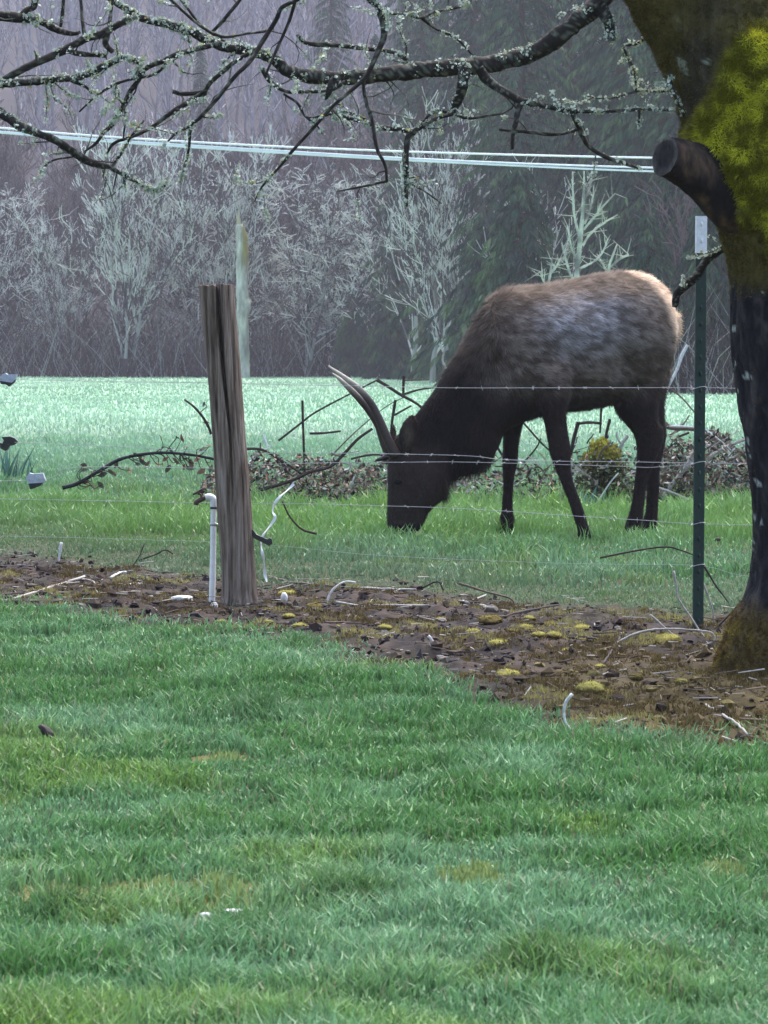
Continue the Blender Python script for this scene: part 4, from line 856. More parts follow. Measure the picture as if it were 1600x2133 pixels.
# ------------------------------------------------------------------ litter on the soil strip
LIT = [([(5, 1259), (49, 1250), (112, 1233), (176, 1216)], 4.6, PA, 0, 'long pale stick lying at the left end of soil strip'), ([(172, 1219), (195, 1224), (203, 1247)], 2.8, PA, .02, 'pale forked twig touching the end of the long pale stick'),
 ([(230, 1215), (248, 1206), (264, 1205)], 3.6, WH, .02, 'short white stick left of the white pipe'), ([(128, 1132), (124, 1160), (121, 1182)], 4, WH, 0, 'upright white twig standing above the long pale stick'),
 ([(262, 1196), (285, 1171), (300, 1137)], 2.2, DK, 0, 'thin dark upright twig at the pasture edge'), ([(285, 1172), (326, 1156), (345, 1148), (361, 1157)], 2.6, DK, 0, 'thin dark hooked twig at the pasture edge'), ([(290, 1176), (320, 1171)], 2.4, PA, 0, 'short pale twig under the dark hooked twig'),
 ([(681, 1257), (688, 1238), (699, 1225), (719, 1215), (741, 1217)], 3.4, WH, 0, 'white twig curved like a hook right of wooden post'), ([(560, 1203), (600, 1216), (641, 1222), (694, 1229)], 4, MD, 0, 'brown stick lying right of the wooden post'),
 ([(700, 1256), (725, 1261), (764, 1267)], 4.4, PA, 0, 'pale stick at the foot of the hooked white twig'), ([(770, 1268), (823, 1271), (893, 1276)], 4, PA, 0, 'straight pale stick on the middle of the soil strip'), ([(965, 1263), (1000, 1275), (1038, 1290)], 4, PA, 0, 'pale slanting stick near the crossed twigs'),
 ([(955, 1218), (1016, 1237), (1060, 1248), (1076, 1270)], 3.4, MD, 0, 'bent brown twig arching over the soil strip'), ([(972, 1262), (1012, 1241)], 2.6, PA, 0, 'short pale twig crossing the bent brown twig'), ([(868, 1233), (911, 1214), (924, 1232)], 3, DK, 0, 'dark twig bent to a peak on soil strip'),
 ([(1040, 1301), (1100, 1286), (1165, 1274)], 4, DK, 0, 'dark stick leading to the mossy middle of the strip'), ([(752, 1231), (810, 1237), (866, 1242)], 4, PA, 0, 'pale stick along the upper edge of the strip'), ([(893, 1327), (904, 1342), (913, 1357)], 4, WH, 0, 'stubby white stick standing at the lawn edge'),
 ([(1268, 1355), (1304, 1333), (1342, 1318), (1394, 1313), (1440, 1316), (1480, 1321), (1488, 1337), (1462, 1350)], 3.6, PA, 0, 'long pale bent twig looping around the steel post'), ([(1403, 1192), (1409, 1222), (1414, 1251), (1438, 1289), (1474, 1342)], 3.6, PA, 0, 'upright pale twig leaning against the steel post'),
 ([(1460, 1205), (1469, 1230), (1483, 1265), (1488, 1310)], 2.8, PA, 0, 'thin pale upright twig between steel post and mossy tree'), ([(1354, 1284), (1387, 1313), (1423, 1346)], 3, PA, 0, 'pale twig crossing under the steel post loop'), ([(1466, 1180), (1490, 1220), (1530, 1274)], 3, DK, 0, 'dark twig leaning on the mossy tree root'),
 ([(1488, 1316), (1525, 1278), (1562, 1240)], 3.4, DK, 0, 'dark twig slanting up against the mossy trunk'), ([(1165, 1389), (1222, 1378), (1290, 1380), (1352, 1378)], 3, DK, 0, 'long dark twig on olive moss near the steel post'), ([(1254, 1394), (1272, 1372), (1291, 1345)], 4, DK, 0, 'short dark stick crossing the long dark twig'),
 ([(1192, 1449), (1178, 1467), (1174, 1485), (1176, 1505), (1187, 1522), (1199, 1538)], 4.6, WH, 0, 'curved bone white stick at the lawn edge of olive moss'), ([(1470, 1479), (1507, 1509), (1538, 1536), (1556, 1566)], 4.4, PA, 0, 'pale stick slanting into the lawn below the mossy tree'), ([(1505, 1549), (1542, 1565)], 3, PA, 0, 'small pale stick beside the slanting pale stick'),
 ([(1252, 1490), (1275, 1512), (1298, 1530)], 2.6, MD, 0, 'small drab twig on olive moss at lawn edge'), ([(648, 1788), (660, 1797), (690, 1812), (742, 1818)], 3.2, PA, 0, 'pale bent twig lying in the short lawn grass'), ([(1540, 1545), (1620, 1550)], 3, MD, 0, 'brown stick at the right end of the lawn edge')]
UPR = ('upright', 'standing', 'leaning', 'slanting up', 'arching over', 'hooked', 'hook', 'curved', 'loop', 'peak', 'crossing under')
for pts, rr, c, dy, lab in LIT:
    vb = max(p[1] for p in pts); base_Y = gnd(800, vb)[1]
    up = any(k in lab for k in UPR); q = smooth_path(np.array([(a, b, .72 * rr * (1 - .3 * i / len(pts))) for i, (a, b) in enumerate(pts)], float), 4)
    if up: P = np.array([at(a, b, base_Y) for a, b, _ in q]); r = q[:, 2] * base_Y / F; P[:, 2] += .006
    else:
        P = np.array([G(a, b) for a, b, _ in q]); r = q[:, 2] * P[:, 1] / F; lz = np.linspace(P[0, 2], P[-1, 2], len(P)); P[:, 2] = lz + max(0., float(np.percentile(P[:, 2] - lz, 70))) + r * .8 + .004
    P = P + (np.stack([fbm(P[:, 0] * 30 + k, P[:, 1] * 30, P[:, 2] * 30, 2) for k in (1, 20, 40)], -1) - .5) * .007; V, f = tube(P, r, 7, .4, 5)
    solo('fallen_twig', V, f, M['branch'], P[0], lab, 'twig', 'dead twigs on the soil strip', np.asarray(c) * (.7 + .6 * fbm(V[:, 0] * 20, V[:, 1] * 20, V[:, 2] * 20, 2))[:, None], True)
MOSS = [(337, 1246, 12), (600, 1244, 18), (655, 1272, 15), (600, 1292, 12), (625, 1318, 13), (740, 1298, 15), (800, 1322, 13), (862, 1312, 11), (985, 1337, 14), (1020, 1309, 22), (1095, 1320, 15), (1104, 1302, 11), (1147, 1322, 11), (1182, 1318, 15), (1152, 1346, 15), (1040, 1357, 20), (1058, 1418, 22), (1082, 1431, 13),
        (1228, 1452, 26), (1262, 1446, 22), (1390, 1346, 24), (1250, 1401, 10), (985, 1416, 15), (1212, 1319, 17), (1122, 1347, 13), (462, 1301, 9), (920, 1300, 10), (1070, 1340, 12), (1180, 1360, 12), (560, 1306, 9), (1325, 1420, 14), (1420, 1430, 12), (700, 1318, 9)]
for i, (a, b, s) in enumerate(MOSS):
    p = G(a, b); s_ = s * 1.12 * p[1] / F; V, f = ico(p + [0, 0, s_ * .22], 1, 3, .32, i * 3.7, (s_, s_ * 1.3, s_ * .5)); n = len(V)
    dv = nrm(V - p); k = RNG.integers(0, n, 900); t0 = V[k] + RNG.normal(size=(900, 3)) * s_ * .05; hv = nrm(dv[k] + .5 * RNG.normal(size=(900, 3))) * s_ * .16; sd = nrm(np.cross(hv, RNG.normal(size=(900, 3)))) * s_ * .022
    g = fbm(V[:, 0] * 40, V[:, 1] * 40, V[:, 2] * 40, 2); hue = random.random()
    ctop = np.array((.4, .38, .10)) if hue < .7 else np.array((.2, .17, .05)); c0 = mixc((.09, .06, .03), ctop, sst(-.1, .6, dv[:, 2]) * (.5 + .5 * g)); c1 = c0[k] * RNG.uniform(.7, 1.4, (900, 1))
    Vs = np.stack([t0 - sd, t0 + sd, t0 + hv], 1).reshape(-1, 3)
    solo('moss_clump', np.concatenate([V, Vs]), [np.concatenate([f, np.arange(2700).reshape(-1, 3) + n])], M['moss'], p, 'small yellow green moss cushion sitting on the bare soil strip', 'moss', 'moss cushions on the soil strip', np.concatenate([c0, np.repeat(c1, 3, 0)]))
lm = MB()
for i, (a, b, s) in enumerate([(330, 1866, 17), (262, 1870, 14), (448, 1852, 16), (474, 1876, 18), (395, 1880, 12), (118, 1876, 14), (958, 1840, 18), (1002, 1846, 20), (1004, 1826, 12), (1488, 1836, 15), (1520, 1832, 12), (470, 1594, 13)]):
    p = G(a, b); s_ = s * p[1] / F; k = 170; q = p[:2] + RNG.normal(size=(k, 2)) * [s_ * 1.1, s_ * 3.0]; z = hgt(q[:, 0], q[:, 1]); ba = np.column_stack([q, z]); hv = np.column_stack([RNG.normal(0, .006, k), RNG.normal(0, .006, k), RNG.uniform(.012, .032, k)]); sd = nrm(np.cross(hv, RNG.normal(size=(k, 3)))) * .003
    lm.add(np.stack([ba - sd, ba + sd, ba + hv + sd * .5, ba + hv - sd * .5], 1).reshape(-1, 3), np.arange(k * 4).reshape(-1, 4), np.repeat(mixc((.13, .2, .06), (.32, .4, .16), RNG.random(k)), 4, 0))
V, f, C = lm.get(); tag(link('lawn_moss', mesh_np('lawn_moss', V, f, C), M['moss']), 'low yellowish moss growing in worn spots of the lawn', 'moss', kind='stuff')
for a, b, s, sq, lab in ((380, 1264, 24, (1, .8, .35), 'flat white stone beside the foot of the white pipe'), (288, 1223, 20, (1, .8, .25), 'flat pale grey stone on soil left of the pipe'), (447, 1280, 8, (1, 1, .8), 'small round cream stone below the white pipe'), (486, 1921, 24, (1, .8, .4), 'white stone half sunk in the lawn'), (430, 1923, 13, (1, .8, .5), 'small pale pebble beside the white stone in the lawn'), (592, 1262, 10, (.7, .7, 1.1), 'pale broken stub right of the wooden post')):
    p = G(a, b); s_ = s * p[1] / F; V, f = ico(p + [0, 0, s_ * sq[2] * .6 + (.016 if b > 1800 else .012)], 1, 3, .3, a, (s_ * sq[0], s_ * sq[1], s_ * sq[2])); solo('stone', V, f, M['stone'], p, lab, 'stone', 'pale stones', None, True)
# clods, chips and leaf litter: past counting
n = 6500; x = RNG.uniform(-2.6, 2.6, n * 4); y = RNG.uniform(9.3, 19, n * 4); sm_ = soilm(x, y); ok = RNG.random(n * 4) < sm_ ** 1.5; x, y = x[ok][:n], y[ok][:n]; n = len(x)
bv, bf = ico((0, 0, 0), 1, 1); nvb = len(bv); s_ = .002 + .008 * RNG.random(n) ** 1.5 + .02 * RNG.random(n) ** 7; jj = RNG.uniform(.4, 1.5, (n, nvb, 1))
V = np.stack([x, y, gz(x, y) + s_ * .2], -1)[:, None] + bv[None] * jj * (s_[:, None] * np.stack([RNG.uniform(.7, 1.5, n), RNG.uniform(.7, 1.3, n), RNG.uniform(.6, 1.05, n)], -1))[:, None]
u_, v_ = proj(np.stack([x, y, 0 * x], -1)); oliv = sst(1000, 1200, u_) * sst(1330, 1400, v_)
pal = np.array([(.026, .018, .017), (.045, .03, .024), (.014, .011, .012), (.075, .055, .042), (.15, .13, .11), (.035, .03, .034)]); c = pal[RNG.choice(6, n, p=[.28, .25, .2, .14, .05, .08])]
pal2 = np.array([(.075, .052, .02), (.11, .08, .032), (.04, .027, .013), (.15, .12, .04), (.03, .02, .013)]); c2 = pal2[RNG.choice(5, n)]; c = np.where((RNG.random(n) < oliv * .85)[:, None], c2, c) * RNG.uniform(.7, 1.3, (n, 1))
f = (bf[None] + (np.arange(n) * nvb)[:, None, None]).reshape(-1, 3)
tag(link('soil_clods', mesh_np('soil_clods', V.reshape(-1, 3), f, np.repeat(c, nvb, 0)), M['litter']), 'dark clods and crumbs of earth covering the bare soil strip', 'soil', kind='stuff')
k = 85000; x = RNG.uniform(-2.6, 2.6, k * 3); y = RNG.uniform(9.3, 17.5, k * 3); pn = fbm(x * 7, y * 4, 77., 3); u_, v_ = proj(np.stack([x, y, 0 * x], -1)); ol_ = sst(900, 1200, u_) * sst(1290, 1400, v_)
ok = (RNG.random(k * 3) < soilm(x, y) ** 2) & (pn + .2 * ol_ > .53); x, y, pn, ol_ = x[ok][:k], y[ok][:k], pn[ok][:k], ol_[ok][:k]; k = len(x)
ba = np.column_stack([x, y, gz(x, y) + .004]); hv = np.column_stack([RNG.normal(0, .006, k), RNG.normal(0, .006, k), RNG.uniform(.006, .02, k) * sst(.5, .66, pn + .1 * ol_) + .004]); sd = nrm(np.cross(hv, RNG.normal(size=(k, 3)))) * .0026
hue = fbm(x * 4 + 50, y * 2.5, 33., 2); mc = mixc(mixc((.07, .05, .022), (.15, .115, .045), RNG.random(k)), (.36, .33, .12), sst(.52, .64, hue - .06 * ol_) * .75) * RNG.uniform(.6, 1.3, (k, 1))
tag(link('soil_moss', mesh_np('soil_moss', np.stack([ba - sd, ba + sd, ba + hv], 1).reshape(-1, 3), np.arange(k * 3).reshape(-1, 3), np.repeat(mc, 3, 0)), M['moss']), 'olive and yellow moss mats creeping over the bare soil strip', 'moss', kind='stuff')
n = 1900; x = RNG.uniform(-2.6, 2.6, n * 4); y = RNG.uniform(9.3, 19, n * 4); ok = RNG.random(n * 4) < soilm(x, y); x, y = x[ok][:n], y[ok][:n]; n = len(x)
a = RNG.random(n) * 6.28; L = .015 + .09 * RNG.random(n) ** 2; d = np.stack([np.cos(a), np.sin(a), RNG.normal(0, .12, n)], -1) * (L / 2)[:, None]; c0 = np.stack([x, y, gz(x, y) + RNG.uniform(.004, .03, n)], -1); r_ = RNG.uniform(.001, .0032, n)
S = np.column_stack([c0 - d, c0 + d, r_, r_ * .6]); pal = np.array([DK, MD, PA, (.2, .15, .11), (.42, .4, .36)]); V, f, C = segs_mesh(S, 4, pal[RNG.choice(5, n, p=[.3, .27, .17, .18, .08])])
tag(link('twig_litter', mesh_np('twig_litter', V, f, C), M['litter']), 'scatter of tiny broken twigs all over the bare soil strip', 'twigs', kind='stuff')
# dead leaf on the lawn
p = G(78, 1548); V, f = ico(p + [0, 0, .045], 1, 3, .35, 3, (.026, .018, .012)); a = -.6; V = p + (V - p) @ np.array([[math.cos(a), 0, math.sin(a)], [0, 1, 0], [-math.sin(a), 0, math.cos(a)]]); Vs, fs = tube(np.array([p + [.012, 0, 0], p + [.016, 0, .03]]), .0016, 5); lf = thing('dead_leaf', p, 'dark curled dead leaf lying on the lawn', 'leaf')
part('blade', V, f, M['leaf'], lf, None, True); part('stalk', Vs, fs, M['leaf'], lf)
p = G(1495, 1135); V, f = ico(p + [0, 0, .03], 1, 2, .35, 8, (.02, .012, .012)); solo('dead_leaf', V, f, M['leaf'], p, 'dark dead leaf in the pasture grass behind the steel post', 'leaf', None, None, True)

# ------------------------------------------------------------------ overhead cables
CY = 60.0
for pts, lab in (([(-900, 196), (-300, 241), (0, 266), (200, 283), (500, 301), (800, 314), (1100, 323), (1400, 329), (1900, 333)], 'upper white overhead cable passing behind the cut limb'),
                 ([(-900, 206), (-300, 250), (0, 274), (200, 290), (500, 309), (800, 327), (1100, 341), (1400, 350), (1900, 358)], 'middle white overhead cable passing behind the cut limb'),
                 ([(-900, 208), (-300, 252), (0, 276), (200, 293), (500, 313), (800, 331), (1100, 346), (1400, 358), (1900, 369)], 'lowest white overhead cable passing behind the cut limb')):
    V, f, P, r = pxtube([(a, b, 2.2) for a, b in pts], CY, 6, 6); solo('overhead_cable', V, f, M['cable'], P[len(P) // 2], lab, 'cable', 'overhead cables', None, True)

# ------------------------------------------------------------------ woods beyond the field
def bare_tree(seed, H, stems=1, spread=.5, density=1.0, lean=0., levels=3, droop=0.):
    rg = np.random.default_rng(seed); S = []; Lv = []
    def grow(p, d, L, r, lv, nseg):
        pts = [p]; dirs = []
        for k in range(nseg):
            d = nrm(d + rg.normal(size=3) * (.07 if lv == 0 else .11) + np.array([0, 0, (.05 if lv == 0 else .12 - droop * lv)])); q = pts[-1] + d * L / nseg
            f0, f1 = 1 - .8 * k / nseg, 1 - .8 * (k + 1) / nseg
            S.append([*pts[-1], *q, r * f0, r * f1]); Lv.append(lv); pts.append(q); dirs.append(d)
        if lv >= levels: return
        nc = int({0: 21, 1: 7, 2: 4}[lv] * density)
        for _ in range(nc):
            t = rg.uniform(.10 if lv == 0 else .15, 1.0); i = min(int(t * nseg), nseg - 1); fr = t * nseg - i; q = pts[i] * (1 - fr) + pts[i + 1] * fr
            ax = nrm(np.cross(dirs[i], rg.normal(size=3))); an = rg.uniform(.35, 1.0) * (spread + .42); nd = nrm(dirs[i] * math.cos(an) + ax * math.sin(an))
            cl = {0: H * .42 * (1.15 - .75 * t), 1: L * .5, 2: L * .55}[lv] * rg.uniform(.6, 1.2); grow(q, nd, cl, max(r * (1 - .8 * t) * .5, .010), lv + 1, 5 - lv)
    for s in range(stems):
        a = rg.random() * 6.28; d0 = nrm(np.array([math.cos(a) * .22 * (stems > 1) + lean, math.sin(a) * .2 * (stems > 1), 1.0]))
        grow(np.array([math.cos(a), math.sin(a), 0]) * .15 * (stems > 1) - [0, 0, .3], d0, H * rg.uniform(.85, 1.0), H * .011 * (1 if stems == 1 else .75), 0, 9)
    return np.array(S), np.array(Lv)
def tree_meshes(seed, H, tw, kind, **kw):
    S, Lv = bare_tree(seed, H, **kw); S[:, 6:] = np.maximum(S[:, 6:], np.where(Lv >= 2, tw, .02)[:, None]); out = []
    for nm, m, n in (('trunk', Lv == 0, 7), ('crown', Lv > 0, 4)):
        s = S[m]; mid = (s[:, :3] + s[:, 3:6]) / 2; g = fbm(mid[:, 0] * 1.5 + seed, mid[:, 1] * 1.5, mid[:, 2] * 1.5, 2)
        base, pale = {'grey': ((.045, .041, .045), (.66, .7, .66)), 'pale': ((.3, .32, .29), (.5, .54, .48)), 'brown': ((.07, .055, .055), (.17, .14, .145))}[kind]
        c = mixc(base, pale, sst(.45, .6, g) * (.55 if nm == 'trunk' else 1.0) * (.55 + .45 * np.random.default_rng(seed).random(len(s)))); V, f, C = segs_mesh(s, n, c); out.append((nm, mesh_np(nm, V, f, C)))
    return out
protos = {'spread': tree_meshes(1, 13, .022, 'grey', stems=3, spread=.35, density=.9), 'spread2': tree_meshes(2, 13, .022, 'grey', stems=3, spread=.75, density=.9, droop=.06), 'tall': tree_meshes(3, 14, .02, 'grey', stems=1, spread=.3), 'lean': tree_meshes(4, 12, .022, 'grey', stems=2, spread=.45, lean=.45),
          'brown': tree_meshes(5, 14, .02, 'brown', stems=2, spread=.35), 'brown2': tree_meshes(6, 14, .02, 'brown', stems=1, spread=.4, density=1.2)}
def plant_tree(kind, u, Y, H, H0, rz, label, group, name='bare_tree'):
    x = xat(u, Y); z = zat(x, Y) if Y < 230 else float(hillz(x, Y)); t = thing(name, (x, Y, z), label, 'tree', group); s = H / H0; t.scale = (s, s, s); t.rotation_euler.z = rz
    for nm, me in protos[kind]: link(nm, me, M['wood'], t)
    return t
LABT = {'spread': ('many stemmed grey lichen covered bare tree at the field edge', 'many stemmed bare trees'), 'spread2': ('wide forked grey bare tree at the field edge', 'forked bare trees'), 'tall': ('tall single stemmed pale bare tree beside the conifers', 'tall bare trees'), 'lean': ('leaning grey bare tree arching over the field edge', 'leaning bare trees'), 'brown': ('brownish bare tree deeper in the woods behind the grey trees', 'brown bare trees'), 'brown2': ('single stemmed brown bare tree deep in the woods behind the grey trees', 'single stemmed brown trees')}
for i, (k, u, Y, H) in enumerate([('spread2', 30, 216, 12), ('spread', 135, 211, 9.5), ('spread', 262, 207, 14), ('spread2', 335, 213, 12.5), ('spread', 400, 212, 14), ('spread', 468, 209, 14), ('spread2', 565, 213, 13), ('spread2', 640, 207, 12.5), ('lean', 690, 208, 11.5), ('lean', 735, 205, 11), ('spread2', 800, 200, 12), ('tall', 900, 166, 13.5), ('tall', 935, 164, 13), ('tall', 955, 168, 11), ('tall', 860, 185, 13),
                              ('brown', 80, 224, 16), ('brown2', 190, 222, 17), ('brown', 300, 226, 16), ('brown2', 430, 225, 17), ('brown', 540, 226, 16), ('brown2', 610, 222, 17), ('brown', 700, 226, 16), ('brown2', 770, 220, 15), ('brown', -40, 222, 15), ('brown2', 20, 226, 17), ('spread', -70, 212, 12), ('brown', 840, 216, 16), ('brown', 1440, 122, 9), ('brown2', 1530, 120, 10), ('tall', 1120, 140, 9), ('spread2', 1690, 118, 10)]):
    lb = {262: 'largest many stemmed lichen tree beside the wooden post', 468: 'many stemmed lichen tree directly behind the wooden post', 690: 'leaning bare tree nearest the tips of the antlers', 900: 'pale straight bare trunk just beyond the neck of the elk'}.get(u); plant_tree(k, u, Y, H, {'spread': 13, 'spread2': 13, 'tall': 14, 'lean': 12, 'brown': 14, 'brown2': 14}[k], i * 2.4 if k != 'lean' else i * .2, lb or LABT[k][0], LABT[k][1])
M['dead'] = attr_mat('pale_dead_wood', .9, .1, nscale=5, namt=.4, bmp=.05)
def dead_tree(u0, Y, trunk_px, limbs, label):
    bx_ = np.array([xat(u0, Y), Y, zat(xat(u0, Y), Y)]); t = thing('dead_tree', bx_, label, 'tree', 'pale dead trees behind the elk')
    def col(V): return mixc((.13, .135, .12), (.4, .44, .36), sst(.3, .65, fbm(V[:, 0] * 3, V[:, 1] * 3, V[:, 2] * 2, 2)))
    V, f, P, r = pxtube([(a, b, c * .66) for a, b, c in [(u0, 835, trunk_px[0][2] * 1.15)] + trunk_px], Y, 9, 5, .3, 3, .2); part('trunk', V, f, M['dead'], t, col(V), True)
    for k, pts in enumerate(limbs):
        n_ = len(pts); q = [(a, b, 2.9 * (1 - .6 * i / n_), math.sin(k * 2.1) * .5 * i / n_) for i, (a, b) in enumerate(pts)]
        V, f, P, r = pxtube(q, Y, 7, 5, .3, 3, .2); br_ = part('branch', V, f, M['dead'], t, col(V), True); S = []
        for _ in range(12):
            i = RNG.integers(len(P) // 4, len(P)); d = nrm(RNG.normal(size=3) * [1, .6, .6] + [0, 0, .7]) * RNG.uniform(.2, .7); S.append([*P[i], *(P[i] + d), .013, .006])
        V, f, _ = segs_mesh(S, 4); o = part('twigs', V, f, M['dead'], br_, col(V)); o['kind'] = 'stuff'
dead_tree(1200, 100, [(1201, 700, 9), (1202, 574, 8), (1206, 525, 8), (1212, 469, 7), (1216, 412, 5), (1217, 356, 2)],
          [[(1214, 512), (1229, 488), (1255, 466), (1287, 447)], [(1206, 560), (1222, 553), (1244, 540), (1258, 520), (1266, 498)], [(1216, 478), (1238, 452), (1255, 431), (1281, 403)], [(1208, 498), (1197, 450), (1194, 410), (1193, 358)], [(1218, 466), (1228, 440), (1237, 402)], [(1204, 545), (1192, 520), (1182, 470)], [(1202, 590), (1188, 570), (1176, 530), (1170, 505)], [(1216, 420), (1228, 392), (1232, 372)]], 'pale lichen covered dead tree rising above the back of the elk')
dead_tree(1262, 101, [(1264, 700, 6), (1268, 570, 5), (1276, 535, 4), (1286, 508, 2)], [[(1272, 556), (1290, 540), (1310, 530)], [(1270, 575), (1258, 555), (1250, 540)]], 'small pale dead tree behind the rump of the elk')
dead_tree(1140, 103, [(1141, 700, 5), (1143, 600, 4.5), (1147, 565, 4), (1151, 535, 2)], [[(1142, 600), (1132, 585), (1126, 566)], [(1146, 570), (1158, 556), (1166, 540)]], 'thin pale dead sapling behind the shoulder of the elk')
# broken snag behind the wooden post
p = np.array([xat(506, 203), 203, 0.0]); p[2] = zat(*p[:2]) ; sn = thing('broken_snag', p, 'pale broken tree trunk with mossy top standing behind the wooden post', 'dead tree')
h0 = np.array([0, 1, 2.5, 4, 4.6, 5.2, 7, 8.6, 9.4]); rr = np.array([.36, .33, .33, .36, .42, .36, .36, .34, .2]); P = smooth_path(np.column_stack([p[0] + np.array([.12, .1, .05, 0, .1, 0, -.02, -.05, -.2]), np.full(9, p[1]), p[2] - .2 + h0, rr]), 4); V, f = tube(P[:, :3], P[:, 3], 20, .3, 2, True, .16)
M['snag'] = attr_mat('snag_wood', .9, .1, nscale=4, namt=.55, bmp=.1, stretch=(1, 1, .25))
part('trunk', V, f, M['snag'], sn, mixc(mixc((.2, .21, .18), (.48, .5, .42), sst(.3, .7, fbm(V[:, 0] * 3, V[:, 1] * 3, V[:, 2]))), (.2, .19, .04), sst(6.0, 7.5, V[:, 2] - p[2]) * sst(-.15, .1, V[:, 0] - p[0])), True)
part('splinter', *tube(np.array([p + [-.22, 0, 8.6], p + [-.25, 0, 9.6], p + [-.2, 0, 10.1]]), [.16, .1, .02], 8), M['wood'], sn, np.tile((.36, .35, .22), (24, 1)))
# conifers
def conifer(seed, H, rad, n_b=330, per=70):
    rg = np.random.default_rng(seed); S = []; C = []; D_ = []; Z = []; K = []
    for i in range(n_b):
        t = (i + rg.random()) / n_b; z = H * (.04 + .95 * t); L = rad * (1 - t) ** .75 * rg.uniform(.7, 1.15) + .25; a = i * 2.4 + rg.normal() * .3; d = np.array([math.cos(a), math.sin(a), .12]); p = np.array([0, 0, z]); pts = [p]
        for k in range(5): d = nrm(d + np.array([0, 0, -.16])); pts.append(pts[-1] + d * L / 5); S.append([*pts[-2], *pts[-1], .035 * (1 - k / 6), .035 * (1 - (k + 1) / 6)])
        pts = np.array(pts); m = int(per * (.35 + .65 * L / rad)); s = rg.random(m) ** .7 * 4.999; i0 = s.astype(int); fr = (s - i0)[:, None]; q = pts[i0] * (1 - fr) + pts[i0 + 1] * fr; side = np.cross(d, [0, 0, 1.0]); sg = rg.choice([-1, 1], m)[:, None]
        dd = nrm(nrm(d) * .7 + side * sg * rg.uniform(.2, 1.0, (m, 1)) + np.array([0, 0, -1]) * rg.uniform(.3, 1.5, (m, 1))); C.append(q); D_.append(dd); Z.append(rg.uniform(.25, .8, m) * (.5 + .5 * L / rad)); K.append(s / 5)
    C, D_, Z, K = np.concatenate(C), np.concatenate(D_), np.concatenate(Z), np.concatenate(K); n = len(C); X = nrm(np.cross(D_, rg.normal(size=(n, 3)))) * (Z * .10)[:, None]; tip = C + D_ * Z[:, None]; mid = C + D_ * (Z * .4)[:, None]
    V = np.stack([C, mid + X, tip, mid - X], 1).reshape(-1, 3); g = fbm(C[:, 0] * .8 + seed, C[:, 1] * .8, C[:, 2] * .8, 2)
    c = mixc((.007, .034, .024), (.022, .085, .045), sst(.3, .7, g)); c = mixc(c, (.085, .14, .045), K ** 2 * .8 * sst(.45, .7, g)) * rg.uniform(.6, 1.4, (n, 1))
    Vt, ft = tube(np.array([[0, 0, -.5], [0, 0, H * .5], [0, 0, H]]), [H * .014, H * .008, .02], 8); Vs, fs, _ = segs_mesh(S, 3); mb = MB(); mb.add(Vt, ft); mb.add(Vs, fs); Vt, ft, _ = mb.get()
    return [('trunk', mesh_np('trunk', Vt, ft, np.tile((.05, .04, .035), (len(Vt), 1)))), ('crown', mesh_np('crown', V, np.arange(n * 4).reshape(-1, 4), np.repeat(c, 4, 0)))]
CON = [conifer(1, 26, 4.6), conifer(2, 26, 3.8), conifer(3, 9, 2.9, 210, 90)]
def plant_conifer(k, u, Y, H, rz, label, group):
    x = xat(u, Y); z = zat(x, Y) if Y < 230 else float(hillz(x, Y)); t = thing('conifer', (x, Y, z), label, 'tree', group); s = H / (26 if k < 2 else 9); t.scale = (s, s, s); t.rotation_euler.z = rz
    for nm, me in CON[k]: link(nm, me, M['wood'] if nm == 'trunk' else M['needles'], t)
for i, (k, u, Y, H) in enumerate([(0, 1085, 152, 25), (1, 985, 178, 29), (0, 1190, 160, 30), (1, 1290, 150, 27), (0, 1380, 137, 25), (1, 1460, 130, 22), (0, 1560, 127, 24), (1, 880, 198, 27), (0, 1030, 205, 33), (1, 1245, 192, 33), (0, 1340, 180, 31), (0, 1700, 135, 26), (1, 1130, 200, 33), (1, 1430, 160, 30), (0, 930, 212, 30)]):
    plant_conifer(k, u, Y, H, i * 1.7, {1085: 'broad dark conifer rising behind the withers of the elk', 985: 'slim tall conifer behind the pale bare trunks near the elk', 1190: 'tall conifer directly behind the pale dead tree', 1290: 'tall slim conifer rising over the rump of the elk', 1380: 'broad conifer between the elk rump and the steel post', 1460: 'conifer directly behind the white topped steel post', 1560: 'conifer mostly hidden behind the mossy trunk'}.get(u, 'tall conifer deeper in the woods, behind the front conifers'), 'tall conifers behind the elk')
for i, (u, Y, H) in enumerate([(1085, 122, 8.2), (1010, 140, 7.5), (1480, 112, 7), (1350, 112, 6), (1600, 112, 8), (830, 190, 7), (740, 203, 5.5)]): plant_conifer(2, u, Y, H, i * 2.1, 'low bushy young conifer at the wood edge', 'young conifers at the wood edge')
for i, (u, Y, H) in enumerate([(20, 250, 14), (420, 268, 16), (780, 246, 22), (690, 272, 24), (850, 262, 30), (-60, 262, 20)]): plant_conifer(1, u, Y, H, i * 1.3, 'far conifer half hidden behind the bare grey trees', 'far conifers')
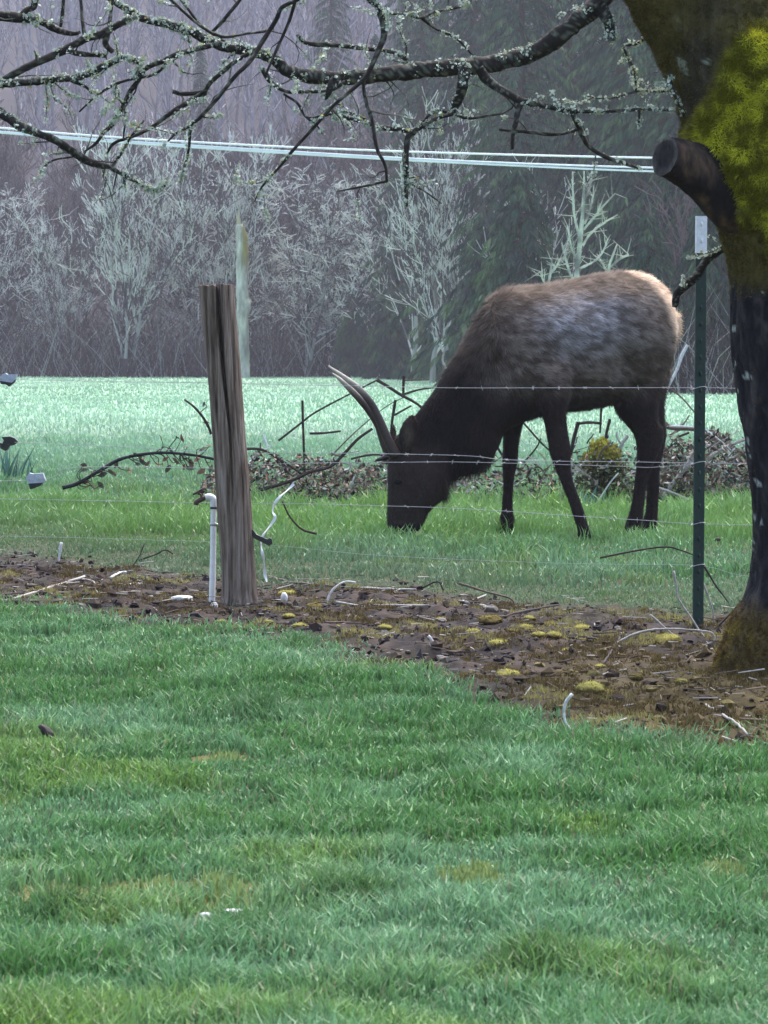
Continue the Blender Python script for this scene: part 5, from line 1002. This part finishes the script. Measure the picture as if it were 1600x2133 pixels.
# undergrowth along the wood edge and the far wooded hillside: one mass each
n = 8000; u = RNG.uniform(-120, 1720, n); off = RNG.random(n) ** 1.5 * 18; x = np.empty(n); y = np.empty(n); ed = 206 - 100 * sst(980, 1330, u); y = ed + .5 + off; x = (u - 800) / F * y; h = RNG.uniform(.5, 5.5, n) * (y / 200) ** .6; dz = np.stack([RNG.normal(0, .45, n), RNG.normal(0, .3, n), np.ones(n)], -1); p0 = np.stack([x, y, hgt(x, y) - .1], -1); p1 = p0 + dz * (h * .5)[:, None]; dz2 = dz + np.stack([RNG.normal(0, .35, n), RNG.normal(0, .35, n), np.zeros(n)], -1); p2 = p1 + dz2 * (h * .5)[:, None]
r = RNG.uniform(.01, .03, n) * (y / 200); S = np.concatenate([np.column_stack([p0, p1, r, r * .8]), np.column_stack([p1, p2, r * .8, r * .3])]); c = np.array([(.018, .013, .014), (.032, .024, .026), (.07, .056, .055), (.3, .31, .29)])[RNG.choice(4, n, p=[.32, .28, .2, .2])]
V, f, C = segs_mesh(S, 3, np.concatenate([c, c])); n2 = 7000; u2 = RNG.uniform(-120, 1720, n2); e2 = 206 - 100 * sst(980, 1330, u2); y2 = e2 + 3 + RNG.random(n2) * 16; x2 = (u2 - 800) / F * y2; z2 = hgt(x2, y2) + RNG.random(n2) ** 1.6 * 3.2 * (y2 / 200); Vl, fl, Cl = leafcards(np.stack([x2, y2, z2], -1), RNG.uniform(.08, .26, n2) * y2 / 200, np.array([(.014, .014, .013), (.012, .022, .016), (.026, .018, .02), (.045, .036, .034)])[RNG.choice(4, n2)], RNG)
tag(link('undergrowth', mesh_np('undergrowth', np.concatenate([V, Vl]), [np.concatenate([f, fl + len(V)])], np.concatenate([C, Cl])), M['wood']), 'dark thicket of stems and brush along the wood edge', 'undergrowth', kind='stuff')
allS, allC = [], []
small = []
for sd in range(6):
    S, Lv = bare_tree(40 + sd, 15, stems=1, spread=.3, density=.46, levels=2); S[:, 6:] = np.maximum(S[:, 6:], .042); small.append((S, Lv))
for i in range(500):
    Y = 232 + 240 * RNG.random() ** .8; x = (RNG.random() - .5) * 2 * (.1136 * Y + 8); S, Lv = small[i % 6]; s = RNG.uniform(.75, 1.15); a = RNG.random() * 6.28; ro_ = np.array([[math.cos(a), -math.sin(a), 0], [math.sin(a), math.cos(a), 0], [0, 0, 1]]) * s
    o_ = np.array([x, Y, float(hillz(x, Y))]); T = S.copy(); T[:, :3] = S[:, :3] @ ro_.T + o_; T[:, 3:6] = S[:, 3:6] @ ro_.T + o_; T[:, 6:] *= s * (Y / 260); allS.append(T); k = RNG.random(); c = mixc((.09, .076, .09), (.36, .34, .37), RNG.random(len(S)) * .6 + .4 * k); allC.append(c)
V, f, C = segs_mesh(np.concatenate(allS), 3, np.concatenate(allC)); tag(link('hillside_woods', mesh_np('hillside_woods', V, f, C), M['wood']), 'far hillside covered in bare purplish grey trees', 'woods', kind='stuff')

# ------------------------------------------------------------------ damp air
bx = np.array([(X_, Y_, Z_) for Z_ in (-3, 95) for Y_ in (-45, 570) for X_ in (-310, 310)], float)
fh = np.array([[0, 2, 3, 1], [4, 5, 7, 6], [0, 1, 5, 4], [2, 6, 7, 3], [0, 4, 6, 2], [1, 3, 7, 5]])
hm = bpy.data.materials.new('damp_air'); hm.use_nodes = True; ht = hm.node_tree; ht.nodes.remove(ht.nodes['Principled BSDF'])
pv = ht.nodes.new('ShaderNodeVolumePrincipled'); pv.inputs['Color'].default_value = (.88, .88, 1.0, 1); pv.inputs['Density'].default_value = .00038; pv.inputs['Anisotropy'].default_value = .2
ht.links.new(pv.outputs[0], ht.nodes['Material Output'].inputs['Volume'])
tag(link('haze', mesh_np('haze', bx, fh), hm), 'thin damp air over the field', 'haze', kind='stuff')
